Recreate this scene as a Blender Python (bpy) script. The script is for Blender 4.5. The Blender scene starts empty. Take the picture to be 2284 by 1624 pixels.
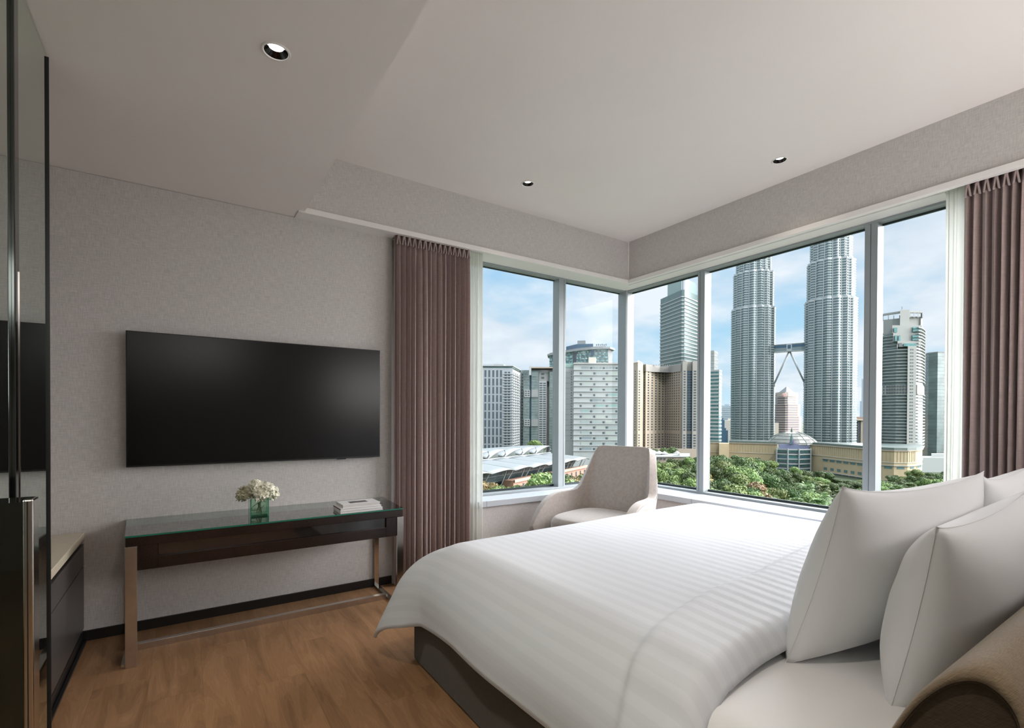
import bpy, bmesh, math, random
from mathutils import Vector, Matrix, noise
R = random.Random(7)
scene = bpy.context.scene
COL = scene.collection
PI = math.pi
H = 1.225                     # camera height
# ---------------------------------------------------------------- camera
CR = Vector((0.8327447, -0.5536418, 0.0041155))
CU = Vector((0.0013167, 0.0094136, 0.9999548))
CF = Vector((0.5536554, 0.8327017, -0.0085681))
FPX, HY, CX = 1096.134, 939.903, 1142.0
cd = bpy.data.cameras.new('camera'); cam = bpy.data.objects.new('camera', cd); COL.objects.link(cam)
cam.matrix_world = Matrix(((CR.x, CU.x, -CF.x, 0), (CR.y, CU.y, -CF.y, 0), (CR.z, CU.z, -CF.z, H), (0, 0, 0, 1)))
cd.sensor_width = 36; cd.lens = FPX / 2284 * 36
cd.shift_y = (HY - 812) / 2284; cd.clip_start = .02; cd.clip_end = 6000
scene.camera = cam
scene.view_settings.view_transform = 'Standard'; scene.view_settings.look = 'None'
scene.view_settings.gamma = 1; scene.view_settings.use_curve_mapping = False
scene.view_settings.exposure = 0.46
scene.cycles.max_bounces = 12; scene.cycles.diffuse_bounces = 8; scene.cycles.transparent_max_bounces = 16
# ---------------------------------------------------------------- node helpers
def nn(t, ty, **k):
    n = t.nodes.new(ty)
    for a, b in k.items(): setattr(n, a, b)
    return n
def lk(t, a, b): t.links.new(a, b)
def mth(t, op, a, b=None, clamp=False):
    n = nn(t, 'ShaderNodeMath', operation=op); n.use_clamp = clamp
    for i, v in enumerate((a, b)):
        if v is None: continue
        if isinstance(v, (int, float)): n.inputs[i].default_value = v
        else: lk(t, v, n.inputs[i])
    return n.outputs[0]
def mixc(t, f, a, b, bt='MIX'):
    n = nn(t, 'ShaderNodeMix', data_type='RGBA', blend_type=bt)
    for s, v in ((0, f), (6, a), (7, b)):
        if isinstance(v, (int, float)): n.inputs[s].default_value = v
        elif isinstance(v, tuple): n.inputs[s].default_value = (*v[:3], 1)
        else: lk(t, v, n.inputs[s])
    return n.outputs[2]
def ramp(t, f, pts):
    n = nn(t, 'ShaderNodeValToRGB'); e = n.color_ramp.elements
    while len(e) < len(pts): e.new(.5)
    for q, (p, c) in zip(e, pts): q.position = p; q.color = (*c, 1) if isinstance(c, tuple) else (c, c, c, 1)
    if f is not None: lk(t, f, n.inputs[0])
    return n.outputs[0]
# ---------------------------------------------------------------- world: bright overcast sky with blue gaps
w = bpy.data.worlds.new('sky'); scene.world = w; w.use_nodes = True; t = w.node_tree; t.nodes.clear()
tc = nn(t, 'ShaderNodeTexCoord'); sp = nn(t, 'ShaderNodeSeparateXYZ'); lk(t, tc.outputs['Generated'], sp.inputs[0])
zz = sp.outputs[2]; zc = mth(t, 'MAXIMUM', zz, 0.0)
den = mth(t, 'ADD', zc, 0.30)
cb = nn(t, 'ShaderNodeCombineXYZ'); lk(t, mth(t, 'DIVIDE', sp.outputs[0], den), cb.inputs[0]); lk(t, mth(t, 'DIVIDE', sp.outputs[1], den), cb.inputs[1]); lk(t, mth(t, 'MULTIPLY', zc, 2.2), cb.inputs[2])
ns = nn(t, 'ShaderNodeTexNoise'); lk(t, cb.outputs[0], ns.inputs['Vector']); ns.inputs['Scale'].default_value = 1.55; ns.inputs['Detail'].default_value = 7; ns.inputs['Roughness'].default_value = .52
cl = ramp(t, ns.outputs[0], [(.33, 0.0), (.52, 1.0)])
ns2 = nn(t, 'ShaderNodeTexNoise'); lk(t, cb.outputs[0], ns2.inputs['Vector']); ns2.inputs['Scale'].default_value = 3.1; ns2.inputs['Detail'].default_value = 5
blue = ramp(t, zc, [(0, (.58, .78, .88)), (.12, (.42, .68, .86)), (.5, (.24, .48, .78))])
cloud = ramp(t, ns2.outputs[0], [(.3, (.56, .67, .77)), (.62, (.82, .87, .92))])
skc = mixc(t, mth(t, 'MULTIPLY', cl, .9), blue, cloud)
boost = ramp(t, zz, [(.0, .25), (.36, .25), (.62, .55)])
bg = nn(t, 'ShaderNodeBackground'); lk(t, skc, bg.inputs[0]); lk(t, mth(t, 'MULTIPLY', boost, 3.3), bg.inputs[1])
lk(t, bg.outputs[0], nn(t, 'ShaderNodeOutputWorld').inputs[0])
# ---------------------------------------------------------------- sun, daylight portals, added fill lights
def light(name, ty, loc, rot, energy, color=(1, 1, 1), **k):
    d = bpy.data.lights.new(name, ty); d.energy = energy; d.color = color
    for a, b in k.items(): setattr(d, a, b)
    o = bpy.data.objects.new(name, d); o.location = loc; o.rotation_euler = rot; COL.objects.link(o); return o
def aim(v): return Vector(v).to_track_quat('-Z', 'Y').to_euler()
light('sun', 'SUN', (0, 0, 60), aim((.50, .62, -.62)), .6, (1, .95, .86), angle=.03)
# added wide second sun, boosts the skylight that reaches the room
light('sky_fill_sun', 'SUN', (30, 10, 40), aim((-.82, .42, -.30)), 16.0, (.985, .975, .985), angle=1.9)
light('head_side_fill', 'AREA', (2.7, -.52, 1.75), aim((-.05, 1, .5)), 24, (1, .97, .94), shape='RECTANGLE', size=1.7, size_y=.9)  # unseen fill, added to lift the pillow backs and raised ceiling
light('entry_side_fill', 'AREA', (.2, -1.2, 2.2), aim((.3, .9, -.15)), 4, (1, .96, .92), shape='RECTANGLE', size=.9, size_y=.4)  # unseen fill behind the camera, added to lift the bed side
for nm, loc, v, sx, sy in (('portal_a', (2.62, 3.72, 1.56), (0, -1, 0), 2.6, 2.05), ('portal_b', (3.93, 1.8, 1.56), (-1, 0, 0), 3.7, 2.05)):
    o = light(nm, 'AREA', loc, aim(v), 1, shape='RECTANGLE', size=sx, size_y=sy)
    o.data.cycles.is_portal = True
# ---------------------------------------------------------------- mesh helpers
class MB:
    def __init__(s): s.v = []; s.f = []; s.uv = None
    def add(s, vs, fs):
        b = len(s.v); s.v += [tuple(v) for v in vs]; s.f += [tuple(b + i for i in f) for f in fs]; return s
    def box(s, x0, x1, y0, y1, z0, z1):
        return s.add([(x0, y0, z0), (x1, y0, z0), (x1, y1, z0), (x0, y1, z0), (x0, y0, z1), (x1, y0, z1), (x1, y1, z1), (x0, y1, z1)],
                     [(0, 3, 2, 1), (4, 5, 6, 7), (0, 1, 5, 4), (1, 2, 6, 5), (2, 3, 7, 6), (3, 0, 4, 7)])
    def prism(s, poly, z0, z1, s1=1.0):
        n = len(poly); cx = sum(p[0] for p in poly) / n; cy = sum(p[1] for p in poly) / n
        vs = [(p[0], p[1], z0) for p in poly] + [(cx + (p[0] - cx) * s1, cy + (p[1] - cy) * s1, z1) for p in poly]
        return s.add(vs, [tuple(range(n - 1, -1, -1)), tuple(range(n, 2 * n))] + [(i, (i + 1) % n, n + (i + 1) % n, n + i) for i in range(n)])
    def tube(s, pts, r, n=8):
        pts = [Vector(p) for p in pts]; vs = []; fs = []; m = len(pts)
        for i, p in enumerate(pts):
            d = (pts[min(i + 1, m - 1)] - pts[max(i - 1, 0)]).normalized()
            a = d.cross(Vector((0, 0, 1)));
            if a.length < .05: a = d.cross(Vector((0, 1, 0)))
            a.normalize(); b = d.cross(a)
            rr = r[i] if isinstance(r, (list, tuple)) else r
            for k in range(n):
                th = 2 * PI * k / n; vs.append(p + (a * math.cos(th) + b * math.sin(th)) * rr)
        for i in range(m - 1):
            for k in range(n): fs.append((i * n + k, i * n + (k + 1) % n, (i + 1) * n + (k + 1) % n, (i + 1) * n + k))
        fs += [tuple(range(n - 1, -1, -1)), tuple((m - 1) * n + k for k in range(n))]
        return s.add(vs, fs)
    def lathe(s, prof, c, n=32):
        vs = []; fs = []
        for r, z in prof:
            for k in range(n): vs.append((c[0] + r * math.cos(2 * PI * k / n), c[1] + r * math.sin(2 * PI * k / n), c[2] + z))
        for i in range(len(prof) - 1):
            for k in range(n): fs.append((i * n + k, i * n + (k + 1) % n, (i + 1) * n + (k + 1) % n, (i + 1) * n + k))
        return s.add(vs, fs)
    def grid(s, fn, nu, nv, close=False):
        vs = [fn(i / nu, j / nv) for j in range(nv + 1) for i in range(nu + 1)]
        return s.add(vs, [(j * (nu + 1) + i, j * (nu + 1) + i + 1, (j + 1) * (nu + 1) + i + 1, (j + 1) * (nu + 1) + i) for j in range(nv) for i in range(nu)])
    def xf(s, m):
        s.v = [tuple(m @ Vector(v)) for v in s.v]; return s
    def build(s, name, mat, parent=None, org=None, bevel=0, smooth=False, solid=0, sub=0, seg=2):
        if parent is not None:
            r = parent
            while r.parent: r = r.parent
            o0 = Vector(r.get('org', (0, 0, 0)))
        else: o0 = Vector(org) if org else Vector((0, 0, 0))
        me = bpy.data.meshes.new(name)
        me.from_pydata([tuple(Vector(v) - o0) for v in s.v], [], s.f); me.update()
        if s.uv: 
            ul = me.uv_layers.new(name='flat')
            for lp in me.loops: ul.data[lp.index].uv = s.uv[lp.vertex_index]
        if mat: me.materials.append(mat)
        o = bpy.data.objects.new(name, me); COL.objects.link(o)
        if parent is not None: o.parent = parent
        else: o.location = o0; o['org'] = tuple(o0)
        if smooth:
            for p in me.polygons: p.use_smooth = True
        if solid: m_ = o.modifiers.new('t', 'SOLIDIFY'); m_.thickness = solid; m_.offset = 0
        if sub: m_ = o.modifiers.new('s', 'SUBSURF'); m_.levels = sub; m_.render_levels = sub
        if bevel: m_ = o.modifiers.new('b', 'BEVEL'); m_.width = bevel; m_.segments = seg; m_.limit_method = 'ANGLE'; m_.angle_limit = .6
        return o
def thing(name, label, cat, loc=(0, 0, 0), group=None):
    o = bpy.data.objects.new(name, None); COL.objects.link(o); o.empty_display_size = .1
    o.location = loc; o['org'] = tuple(loc); return tag(o, label, cat, group)
def tag(o, label=None, cat=None, group=None, kind=None):
    for k, v in (('label', label), ('category', cat), ('group', group), ('kind', kind)):
        if v: o[k] = v
    return o
def struct(o): o['kind'] = 'structure'; return o
def B(*a): return MB().box(*a)
def dup(o, parent=None, loc=None, rotz=None, scale=None, label=None):
    c = o.copy(); COL.objects.link(c); c.parent = parent
    if loc is not None: c.location = loc
    if rotz is not None: c.rotation_euler = (0, 0, rotz)
    if scale is not None: c.scale = scale
    if label: c['label'] = label
    for ch in list(o.children): dup(ch, c)
    return c
# ---------------------------------------------------------------- materials
def mat(name, col, rough=.6, metal=0, spec=.5, var=0, vscale=8, bump=0, bscale=40, sheen=0, coat=0):
    m = bpy.data.materials.new(name); m.use_nodes = True; t = m.node_tree; p = t.nodes['Principled BSDF']
    p.inputs['Roughness'].default_value = rough; p.inputs['Metallic'].default_value = metal
    p.inputs['Specular IOR Level'].default_value = spec; p.inputs['Sheen Weight'].default_value = sheen; p.inputs['Coat Weight'].default_value = coat
    tc = nn(t, 'ShaderNodeTexCoord'); n = nn(t, 'ShaderNodeTexNoise'); lk(t, tc.outputs['Object'], n.inputs['Vector']); n.inputs['Scale'].default_value = vscale; n.inputs['Detail'].default_value = 4
    c = ramp(t, n.outputs[0], [(.3, tuple(x * (1 - var) for x in col)), (.7, tuple(min(1, x * (1 + var)) for x in col))])
    lk(t, c, p.inputs['Base Color'])
    if bump:
        b = nn(t, 'ShaderNodeBump'); b.inputs['Strength'].default_value = bump; b.inputs['Distance'].default_value = .01
        n2 = nn(t, 'ShaderNodeTexNoise'); lk(t, tc.outputs['Object'], n2.inputs['Vector']); n2.inputs['Scale'].default_value = bscale
        lk(t, n2.outputs[0], b.inputs['Height']); lk(t, b.outputs[0], p.inputs['Normal'])
    return m
def weave(name, col, s=150, con=.10, bump=.25, rough=.85, sheen=.2, plane='wall'):
    m = bpy.data.materials.new(name); m.use_nodes = True; t = m.node_tree; p = t.nodes['Principled BSDF']
    p.inputs['Roughness'].default_value = rough; p.inputs['Sheen Weight'].default_value = sheen; p.inputs['Specular IOR Level'].default_value = .2
    g = nn(t, 'ShaderNodeNewGeometry'); sp = nn(t, 'ShaderNodeSeparateXYZ'); lk(t, g.outputs['Position'], sp.inputs[0])
    if plane == 'wall': u = mth(t, 'ADD', sp.outputs[0], sp.outputs[1]); v = sp.outputs[2]
    else: u = mth(t, 'ADD', sp.outputs[0], mth(t, 'MULTIPLY', sp.outputs[2], .5)); v = mth(t, 'ADD', sp.outputs[1], mth(t, 'MULTIPLY', sp.outputs[2], .8))
    hs = []
    for a, b in ((s, s * .09), (s * .09, s)):
        cb = nn(t, 'ShaderNodeCombineXYZ'); lk(t, mth(t, 'MULTIPLY', u, a), cb.inputs[0]); lk(t, mth(t, 'MULTIPLY', v, b), cb.inputs[1])
        n = nn(t, 'ShaderNodeTexNoise'); lk(t, cb.outputs[0], n.inputs['Vector']); n.inputs['Scale'].default_value = 1; n.inputs['Detail'].default_value = 2; hs.append(n.outputs[0])
    h = mth(t, 'MULTIPLY', mth(t, 'ADD', hs[0], hs[1]), .5)
    c = ramp(t, h, [(.34, tuple(x * (1 - con) for x in col)), (.66, tuple(min(1, x * (1 + con)) for x in col))])
    lk(t, c, p.inputs['Base Color'])
    b = nn(t, 'ShaderNodeBump'); b.inputs['Strength'].default_value = bump; b.inputs['Distance'].default_value = .002
    lk(t, h, b.inputs['Height']); lk(t, b.outputs[0], p.inputs['Normal'])
    return m
def glass(name, tint=(.93, .97, .96), refl=1.45, mx=1.0, rough=0.0):
    m = bpy.data.materials.new(name); m.use_nodes = True; t = m.node_tree; t.nodes.clear()
    tr = nn(t, 'ShaderNodeBsdfTransparent'); tr.inputs[0].default_value = (*tint, 1)
    gl = nn(t, 'ShaderNodeBsdfGlossy'); gl.inputs['Roughness'].default_value = rough; gl.inputs[0].default_value = (1, 1, 1, 1)
    fr = nn(t, 'ShaderNodeFresnel'); fr.inputs[0].default_value = refl
    ms = nn(t, 'ShaderNodeMixShader'); lk(t, mth(t, 'MULTIPLY', fr.outputs[0], mx), ms.inputs[0]); lk(t, tr.outputs[0], ms.inputs[1]); lk(t, gl.outputs[0], ms.inputs[2])
    lk(t, ms.outputs[0], nn(t, 'ShaderNodeOutputMaterial').inputs[0]); return m
def emis(name, col, s):
    m = bpy.data.materials.new(name); m.use_nodes = True; t = m.node_tree; p = t.nodes['Principled BSDF']
    p.inputs['Emission Color'].default_value = (*col, 1); p.inputs['Emission Strength'].default_value = s; return m
M_wall = weave('wall linen', (.55, .522, .507), 250, .15, .4)
M_ceil = mat('ceiling paint', (.83, .775, .75), .8, var=.015, vscale=1.5)
M_trim = mat('trim paint', (.80, .77, .755), .55, var=.01)
M_floor = bpy.data.materials.new('oak floor')
def floor_mat():
    m = M_floor; m.use_nodes = True; t = m.node_tree; p = t.nodes['Principled BSDF']
    tc = nn(t, 'ShaderNodeTexCoord'); sp = nn(t, 'ShaderNodeSeparateXYZ'); lk(t, tc.outputs['Object'], sp.inputs[0])
    xs = mth(t, 'DIVIDE', mth(t, 'ADD', sp.outputs[0], 5.06), .205); row = mth(t, 'FLOOR', xs); fx = mth(t, 'FRACT', xs)
    wn = nn(t, 'ShaderNodeTexWhiteNoise', noise_dimensions='1D'); lk(t, row, wn.inputs['W'])
    ys = mth(t, 'ADD', mth(t, 'DIVIDE', sp.outputs[1], 1.25), mth(t, 'MULTIPLY', wn.outputs[0], 7.0)); cy = mth(t, 'FLOOR', ys); fy = mth(t, 'FRACT', ys)
    w2 = nn(t, 'ShaderNodeTexWhiteNoise', noise_dimensions='2D'); cb = nn(t, 'ShaderNodeCombineXYZ'); lk(t, row, cb.inputs[0]); lk(t, cy, cb.inputs[1]); lk(t, cb.outputs[0], w2.inputs['Vector'])
    pid = w2.outputs[0]
    g = nn(t, 'ShaderNodeCombineXYZ'); lk(t, mth(t, 'MULTIPLY', sp.outputs[0], 9), g.inputs[0]); lk(t, mth(t, 'MULTIPLY', sp.outputs[1], 1.3), g.inputs[1]); lk(t, mth(t, 'MULTIPLY', pid, 37), g.inputs[2])
    n = nn(t, 'ShaderNodeTexNoise'); lk(t, g.outputs[0], n.inputs['Vector']); n.inputs['Scale'].default_value = 1.6; n.inputs['Detail'].default_value = 6; n.inputs['Distortion'].default_value = .9
    wv = mth(t, 'SINE', mth(t, 'MULTIPLY', n.outputs[0], 62.0))
    g2 = nn(t, 'ShaderNodeCombineXYZ'); lk(t, mth(t, 'MULTIPLY', sp.outputs[0], 240), g2.inputs[0]); lk(t, mth(t, 'MULTIPLY', sp.outputs[1], 9), g2.inputs[1]); lk(t, pid, g2.inputs[2])
    n2 = nn(t, 'ShaderNodeTexNoise'); lk(t, g2.outputs[0], n2.inputs['Vector']); n2.inputs['Scale'].default_value = 1; n2.inputs['Detail'].default_value = 3
    base = ramp(t, n.outputs[0], [(.30, (.19, .102, .048)), (.52, (.285, .157, .078)), (.72, (.35, .20, .105))])
    c = mixc(t, mth(t, 'MULTIPLY', mth(t, 'ADD', wv, 1), .10), base, (.09, .042, .02))
    c = mixc(t, ramp(t, n2.outputs[0], [(.45, 0.0), (.75, .22)]), c, (.095, .046, .022))
    c = mixc(t, .15, c, ramp(t, pid, [(0, (.15, .075, .037)), (1, (.31, .175, .09))]))
    # knots
    vk = nn(t, 'ShaderNodeTexVoronoi'); g3 = nn(t, 'ShaderNodeCombineXYZ'); lk(t, mth(t, 'MULTIPLY', sp.outputs[0], 3.2), g3.inputs[0]); lk(t, mth(t, 'MULTIPLY', sp.outputs[1], 1.6), g3.inputs[1]); lk(t, g3.outputs[0], vk.inputs['Vector']); vk.inputs['Scale'].default_value = 1
    c = mixc(t, ramp(t, vk.outputs['Distance'], [(.02, .85), (.09, 0.0)]), c, (.085, .042, .02))
    gap = mth(t, 'MAXIMUM', mth(t, 'LESS_THAN', fx, .008), mth(t, 'LESS_THAN', fy, .0018))
    c = mixc(t, mth(t, 'MULTIPLY', gap, .3), c, (.08, .04, .02))
    lk(t, c, p.inputs['Base Color']); p.inputs['Roughness'].default_value = .48; p.inputs['Specular IOR Level'].default_value = .25
    b = nn(t, 'ShaderNodeBump'); b.inputs['Strength'].default_value = .12; b.inputs['Distance'].default_value = .002; lk(t, n2.outputs[0], b.inputs['Height']); lk(t, b.outputs[0], p.inputs['Normal'])
floor_mat()
M_base = mat('black baseboard', (.012, .010, .009), .4)
M_alu = mat('anodised frame', (.30, .33, .345), .40, metal=.1, var=.02)
M_sill = mat('white aluminium sill', (.52, .55, .59), .22, spec=.6)
M_gask = mat('gasket', (.012, .025, .025), .5)
M_pane = glass('window glass', (.985, .985, .985), 1.45, .01)
M_chrome = mat('polished steel', (.60, .57, .53), .16, metal=1)
M_brush = mat('brushed steel', (.62, .57, .53), .28, metal=1, var=.05, vscale=30)
M_curt = weave('mauve curtain', (.35, .268, .255), 260, .12, .15, .8, .35)
M_bedbase = weave('brown bed upholstery', (.048, .036, .026), 420, .28, .4, .9, .2, 'soft')
M_head = weave('tan headboard fabric', (.175, .130, .085), 800, .30, .5, .85, .2, 'soft')
M_cap = weave('dark headboard end fabric', (.045, .031, .020), 800, .30, .5, .9, .1, 'soft')
M_chair = mat('beige velvet', (.36, .315, .285), .75, var=.10, vscale=45, sheen=.5, bump=.08, bscale=300)
M_chairside = weave('beige ribbed side cloth', (.46, .43, .40), 420, .12, .4, .85, .2)
M_black = mat('tv black', (.010, .010, .011), .35)
# ================================================================= ROOM SHELL
ZL, ZH = 2.537, 2.94
struct(B(-1.3, 4.3, -2.4, 4.0, -.2, 0).build('floor', M_floor))
struct(B(-1.3, 1.262, 3.5, 3.85, 0, 2.535).build('wall_left', M_wall))
m = B(1.262, 3.96, 3.475, 3.80, 0, .487); m.box(3.60, 3.96, -.62, 3.475, 0, .487); struct(m.build('wall_under_windows', M_wall))
struct(B(.80, 4.2, -.85, -.62, 0, 3.05).build('wall_head', M_wall))
m = B(-1.3, .9, -2.4, -2.2, 0, 3.05); m.box(.80, .95, -2.2, -.85, 0, 3.05); struct(m.build('wall_back', M_wall))
struct(B(-1.3, -1.1, -2.2, 3.5, 0, 3.05).build('wall_cabinet_side', M_wall))
struct(B(3.93, 4.2, -.62, .62, 0, 3.05).build('wall_right', M_wall))
# curtain end filler behind the mauve curtain
struct(B(1.262, 1.74, 3.62, 3.85, .487, 2.66).build('trim_8', M_trim))
# bands above the curtain pelmet
struct(B(.62, 3.75, 3.39, 3.50, 2.566, ZH).build('wall_band_left', M_wall))
struct(B(3.615, 3.75, -.62, 3.39, 2.566, ZH).build('wall_band_right', M_wall))
struct(B(3.608, 3.615, 3.383, 3.39, 2.566, ZH).build('trim_1', M_trim))     # corner bead
# pelmet lip
def lip():
    m = MB()
    m.add([(.602, 3.372, 2.530), (3.592, 3.372, 2.530), (3.63, 3.41, 2.530), (.602, 3.41, 2.530), (.602, 3.372, 2.566), (3.592, 3.372, 2.566), (3.63, 3.41, 2.566), (.602, 3.41, 2.566)],
          [(0, 3, 2, 1), (4, 5, 6, 7), (0, 1, 5, 4), (1, 2, 6, 5), (2, 3, 7, 6), (3, 0, 4, 7)])
    struct(m.build('trim_2', M_trim, bevel=.002))
    m = MB()
    m.add([(3.592, 3.372, 2.530), (3.592, -.62, 2.530), (3.63, -.62, 2.530), (3.63, 3.41, 2.530), (3.592, 3.372, 2.566), (3.592, -.62, 2.566), (3.63, -.62, 2.566), (3.63, 3.41, 2.566)],
          [(0, 1, 2, 3), (7, 6, 5, 4), (4, 5, 1, 0), (5, 6, 2, 1), (6, 7, 3, 2), (7, 4, 0, 3)])
    struct(m.build('trim_3', M_trim, bevel=.002))
lip()
# soffit between lip and window head, leaving the curtain slot open
m = B(1.90, 3.63, 3.41, 3.775, 2.567, 2.70); m.box(3.63, 3.98, 1.02, 3.775, 2.567, 2.70); m.box(1.262, 1.90, 3.60, 3.775, 2.567, 2.70); m.box(3.80, 3.98, -.62, 1.02, 2.567, 2.70)
struct(m.build('trim_4', M_trim))
m = B(.602, 1.262, 3.41, 3.50, 2.530, 2.566); struct(m.build('trim_5', M_trim))
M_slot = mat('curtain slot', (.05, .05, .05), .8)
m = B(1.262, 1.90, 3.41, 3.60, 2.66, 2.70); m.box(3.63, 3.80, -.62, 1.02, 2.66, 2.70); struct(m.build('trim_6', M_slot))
# lintels / roof
m = B(1.262, 3.99, 3.78, 3.79, 2.567, 3.05); m.box(3.985, 3.995, -.62, 3.79, 2.567, 3.05); m.box(-1.3, 1.262, 3.5, 3.95, 2.56, 3.05); m.box(-1.3, 4.3, -2.4, 4.0, 3.05, 3.2); m.box(3.63, 3.985, -.62, 3.78, 2.70, 2.94); m.box(1.262, 3.63, 3.5, 3.78, 2.70, 2.94)
m.box(.6, .64, -2.2, 3.39, ZL + .001, 3.05)
struct(m.build('wall_upper', M_ceil))
def holed(name, rect, z, holes, r):
    bm = bmesh.new(); eds = []
    def loop(ps):
        vs = [bm.verts.new((p[0], p[1], z)) for p in ps]
        for i in range(len(vs)): eds.append(bm.edges.new((vs[i], vs[(i + 1) % len(vs)])))
    x0, x1, y0, y1 = rect; loop([(x0, y0), (x1, y0), (x1, y1), (x0, y1)])
    for c in holes: loop([(c[0] + r * math.cos(k * PI / 20), c[1] + r * math.sin(k * PI / 20)) for k in range(40)])
    bmesh.ops.triangle_fill(bm, use_beauty=True, use_dissolve=False, edges=eds)
    for f in bm.faces:
        if f.normal.z > 0: f.normal_flip()
    me = bpy.data.meshes.new(name); bm.to_mesh(me); bm.free(); me.materials.append(M_ceil)
    o = bpy.data.objects.new(name, me); COL.objects.link(o); return struct(o)
DLL = [(.274, 1.955), (.274, .35), (.274, -1.2)]
DLH = [(2.098, 2.958), (3.294, 1.752)]
holed('ceiling_low', (-1.3, .60, -2.2, 3.52), ZL, DLL, .040)
holed('ceiling_high', (.60, 3.75, -.65, 3.5), ZH, DLH, .040)
# baseboards
struct(B(-1.09, 1.262, 3.488, 3.5, 0, .055).build('baseboard_left', M_base))
# ================================================================= DOWNLIGHTS
M_lampw = emis('lamp lens', (1, .97, .92), 9)
M_refl = mat('dark reflector', (.05, .045, .045), .12, metal=1)
def downlight(c, z, label, watts, named=True):
    t_ = thing('recessed_downlight', label, 'ceiling light', (c[0], c[1], z), 'recessed ceiling downlights')
    MB().lathe([(.040, -.001), (.042, -.004), (.0475, -.0035), (.0495, 0), (.040, 0)], (c[0], c[1], z), 40).build('trim_ring', M_trim, t_, smooth=True)
    MB().lathe([(.040, 0), (.035, .007), (.029, .014), (.0248, .019)], (c[0], c[1], z), 40).build('reflector', M_refl, t_, smooth=True)
    MB().lathe([(0.0005, .017), (.0245, .017), (.0245, .024), (.0005, .024)], (c[0], c[1], z), 32).build('lamp_lens', M_lampw, t_)
    l = light('downlight_lamp', 'SPOT', (0, 0, .012), (0, 0, 0), watts, (1, .90, .78), spot_size=1.75, spot_blend=1, shadow_soft_size=.018); l.parent = t_
    return t_
downlight(DLL[0], ZL, 'largest downlight, black reflector, in the low ceiling above the console', 35)
downlight(DLL[1], ZL, 'unseen added downlight in the low ceiling near the mirror', 60)  # out of view, added to brighten the room
downlight(DLL[2], ZL, 'unseen added downlight in the low ceiling at the room entrance', 60)  # extra lamp behind the camera, added for its light
downlight(DLH[0], ZH, 'small downlight in the raised ceiling above the armchair side', 25)
downlight(DLH[1], ZH, 'small downlight in the raised ceiling near the twin tower window', 8)
# ================================================================= WINDOWS
GA, GB = 3.76, 3.969
def win_a():
    fr = MB(); fr.box(1.74, 3.89, 3.68, 3.776, 2.553, 2.567); fr.box(1.74, 3.89, 3.68, 3.776, .537, .556)
    fr.box(2.983, 3.067, 3.68, 3.776, .556, 2.553)
    f = struct(fr.build('window_1', M_alu, org=(2.6, 3.7, .54), bevel=.002)); 
    B(3.0435, 3.0455, 3.6785, 3.681, .56, 2.55).build('window_joint', M_gask, f)
    g = MB(); g.box(1.74, 2.983, 3.752, 3.768, .556, .575); g.box(3.067, 3.90, 3.752, 3.768, .556, .575); g.box(1.74, 2.983, 3.752, 3.768, 2.545, 2.553); g.box(3.067, 3.90, 3.752, 3.768, 2.545, 2.553)
    g.build('gasket', M_gask, f)
    B(1.74, 2.983, 3.758, 3.762, .575, 2.545).build('window_pane', M_pane, f); B(3.067, 3.90, 3.758, 3.762, .575, 2.545).build('window_pane', M_pane, f)
def win_b():
    fr = MB(); fr.box(3.889, 3.985, .62, 3.68, 2.553, 2.567); fr.box(3.889, 3.985, .62, 3.68, .537, .556)
    fr.box(3.889, 3.985, 2.730, 2.802, .556, 2.553); fr.box(3.889, 3.985, 1.405, 1.482, .556, 2.553)
    f = struct(fr.build('window_2', M_alu, org=(3.9, 2, .54), bevel=.002))
    j = MB(); j.box(3.8875, 3.8895, 2.777, 2.779, .56, 2.55); j.box(3.8875, 3.8895, 1.444, 1.446, .56, 2.55); j.build('window_joint', M_gask, f)
    g = MB()
    for a, b in ((.62, 1.405), (1.482, 2.730), (2.802, 3.70)):
        g.box(3.961, 3.977, a, b, .556, .575); g.box(3.961, 3.977, a, b, 2.541, 2.553)
        B(3.967, 3.971, a, b, .575, 2.541).build('window_pane', M_pane, f)
    g.build('gasket', M_gask, f)
win_a(); win_b()
m = MB(); m.prism([(3.872, 3.664), (3.889, 3.655), (3.985, 3.655), (3.985, 3.775), (3.872, 3.775)], .537, 2.567); struct(m.build('trim_7', M_alu, bevel=.003))
# sills
m = B(1.262, 3.60, 3.455, 3.70, .487, .537); m.box(3.575, 3.92, -.62, 3.455, .487, .537); m.box(3.60, 3.92, 3.455, 3.70, .487, .537)
s_ = struct(m.build('window_sill', M_sill, bevel=.003))
m = MB(); m.box(2.052, 2.054, 3.4545, 3.456, .487, .537); m.box(3.5745, 3.576, 2.62, 2.622, .487, .537); m.build('sill_joint', M_gask, s_)
# ================================================================= MIRROR WALL, CABINET, NEAR STORAGE UNIT
M_mir = mat('green tinted mirror', (.60, .68, .62), .02, metal=1)
struct(B(-.60, -.430, -2.2, 2.44, 0, ZL).build('wall_mirror_core', M_base))
t_ = thing('mirror_panel', 'tall green tinted mirror at left showing the television reflected', 'mirror', (-.42, 1.2, 0))
B(-.430, -.419, 2.037, 2.4405, .0, ZL - .004).build('mirror_glass', M_mir, t_)
B(-.430, -.419, -1.0, 1.99, .0, ZL - .004).build('mirror_glass', M_mir, t_)
B(-.430, -.413, 2.4405, 2.446, .0, ZL - .006).build('edge_frame', M_black, t_)
M_dst = mat('dark polished profile', (.12, .13, .13), .12, metal=1)
B(-.430, -.411, 1.992, 2.036, .0, ZL - .004).build('joint_strip', M_dst, t_, bevel=.002)
B(-.4115, -.409, 2.028, 2.034, .0, 1.65).build('joint_edge', M_chrome, t_)
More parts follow.
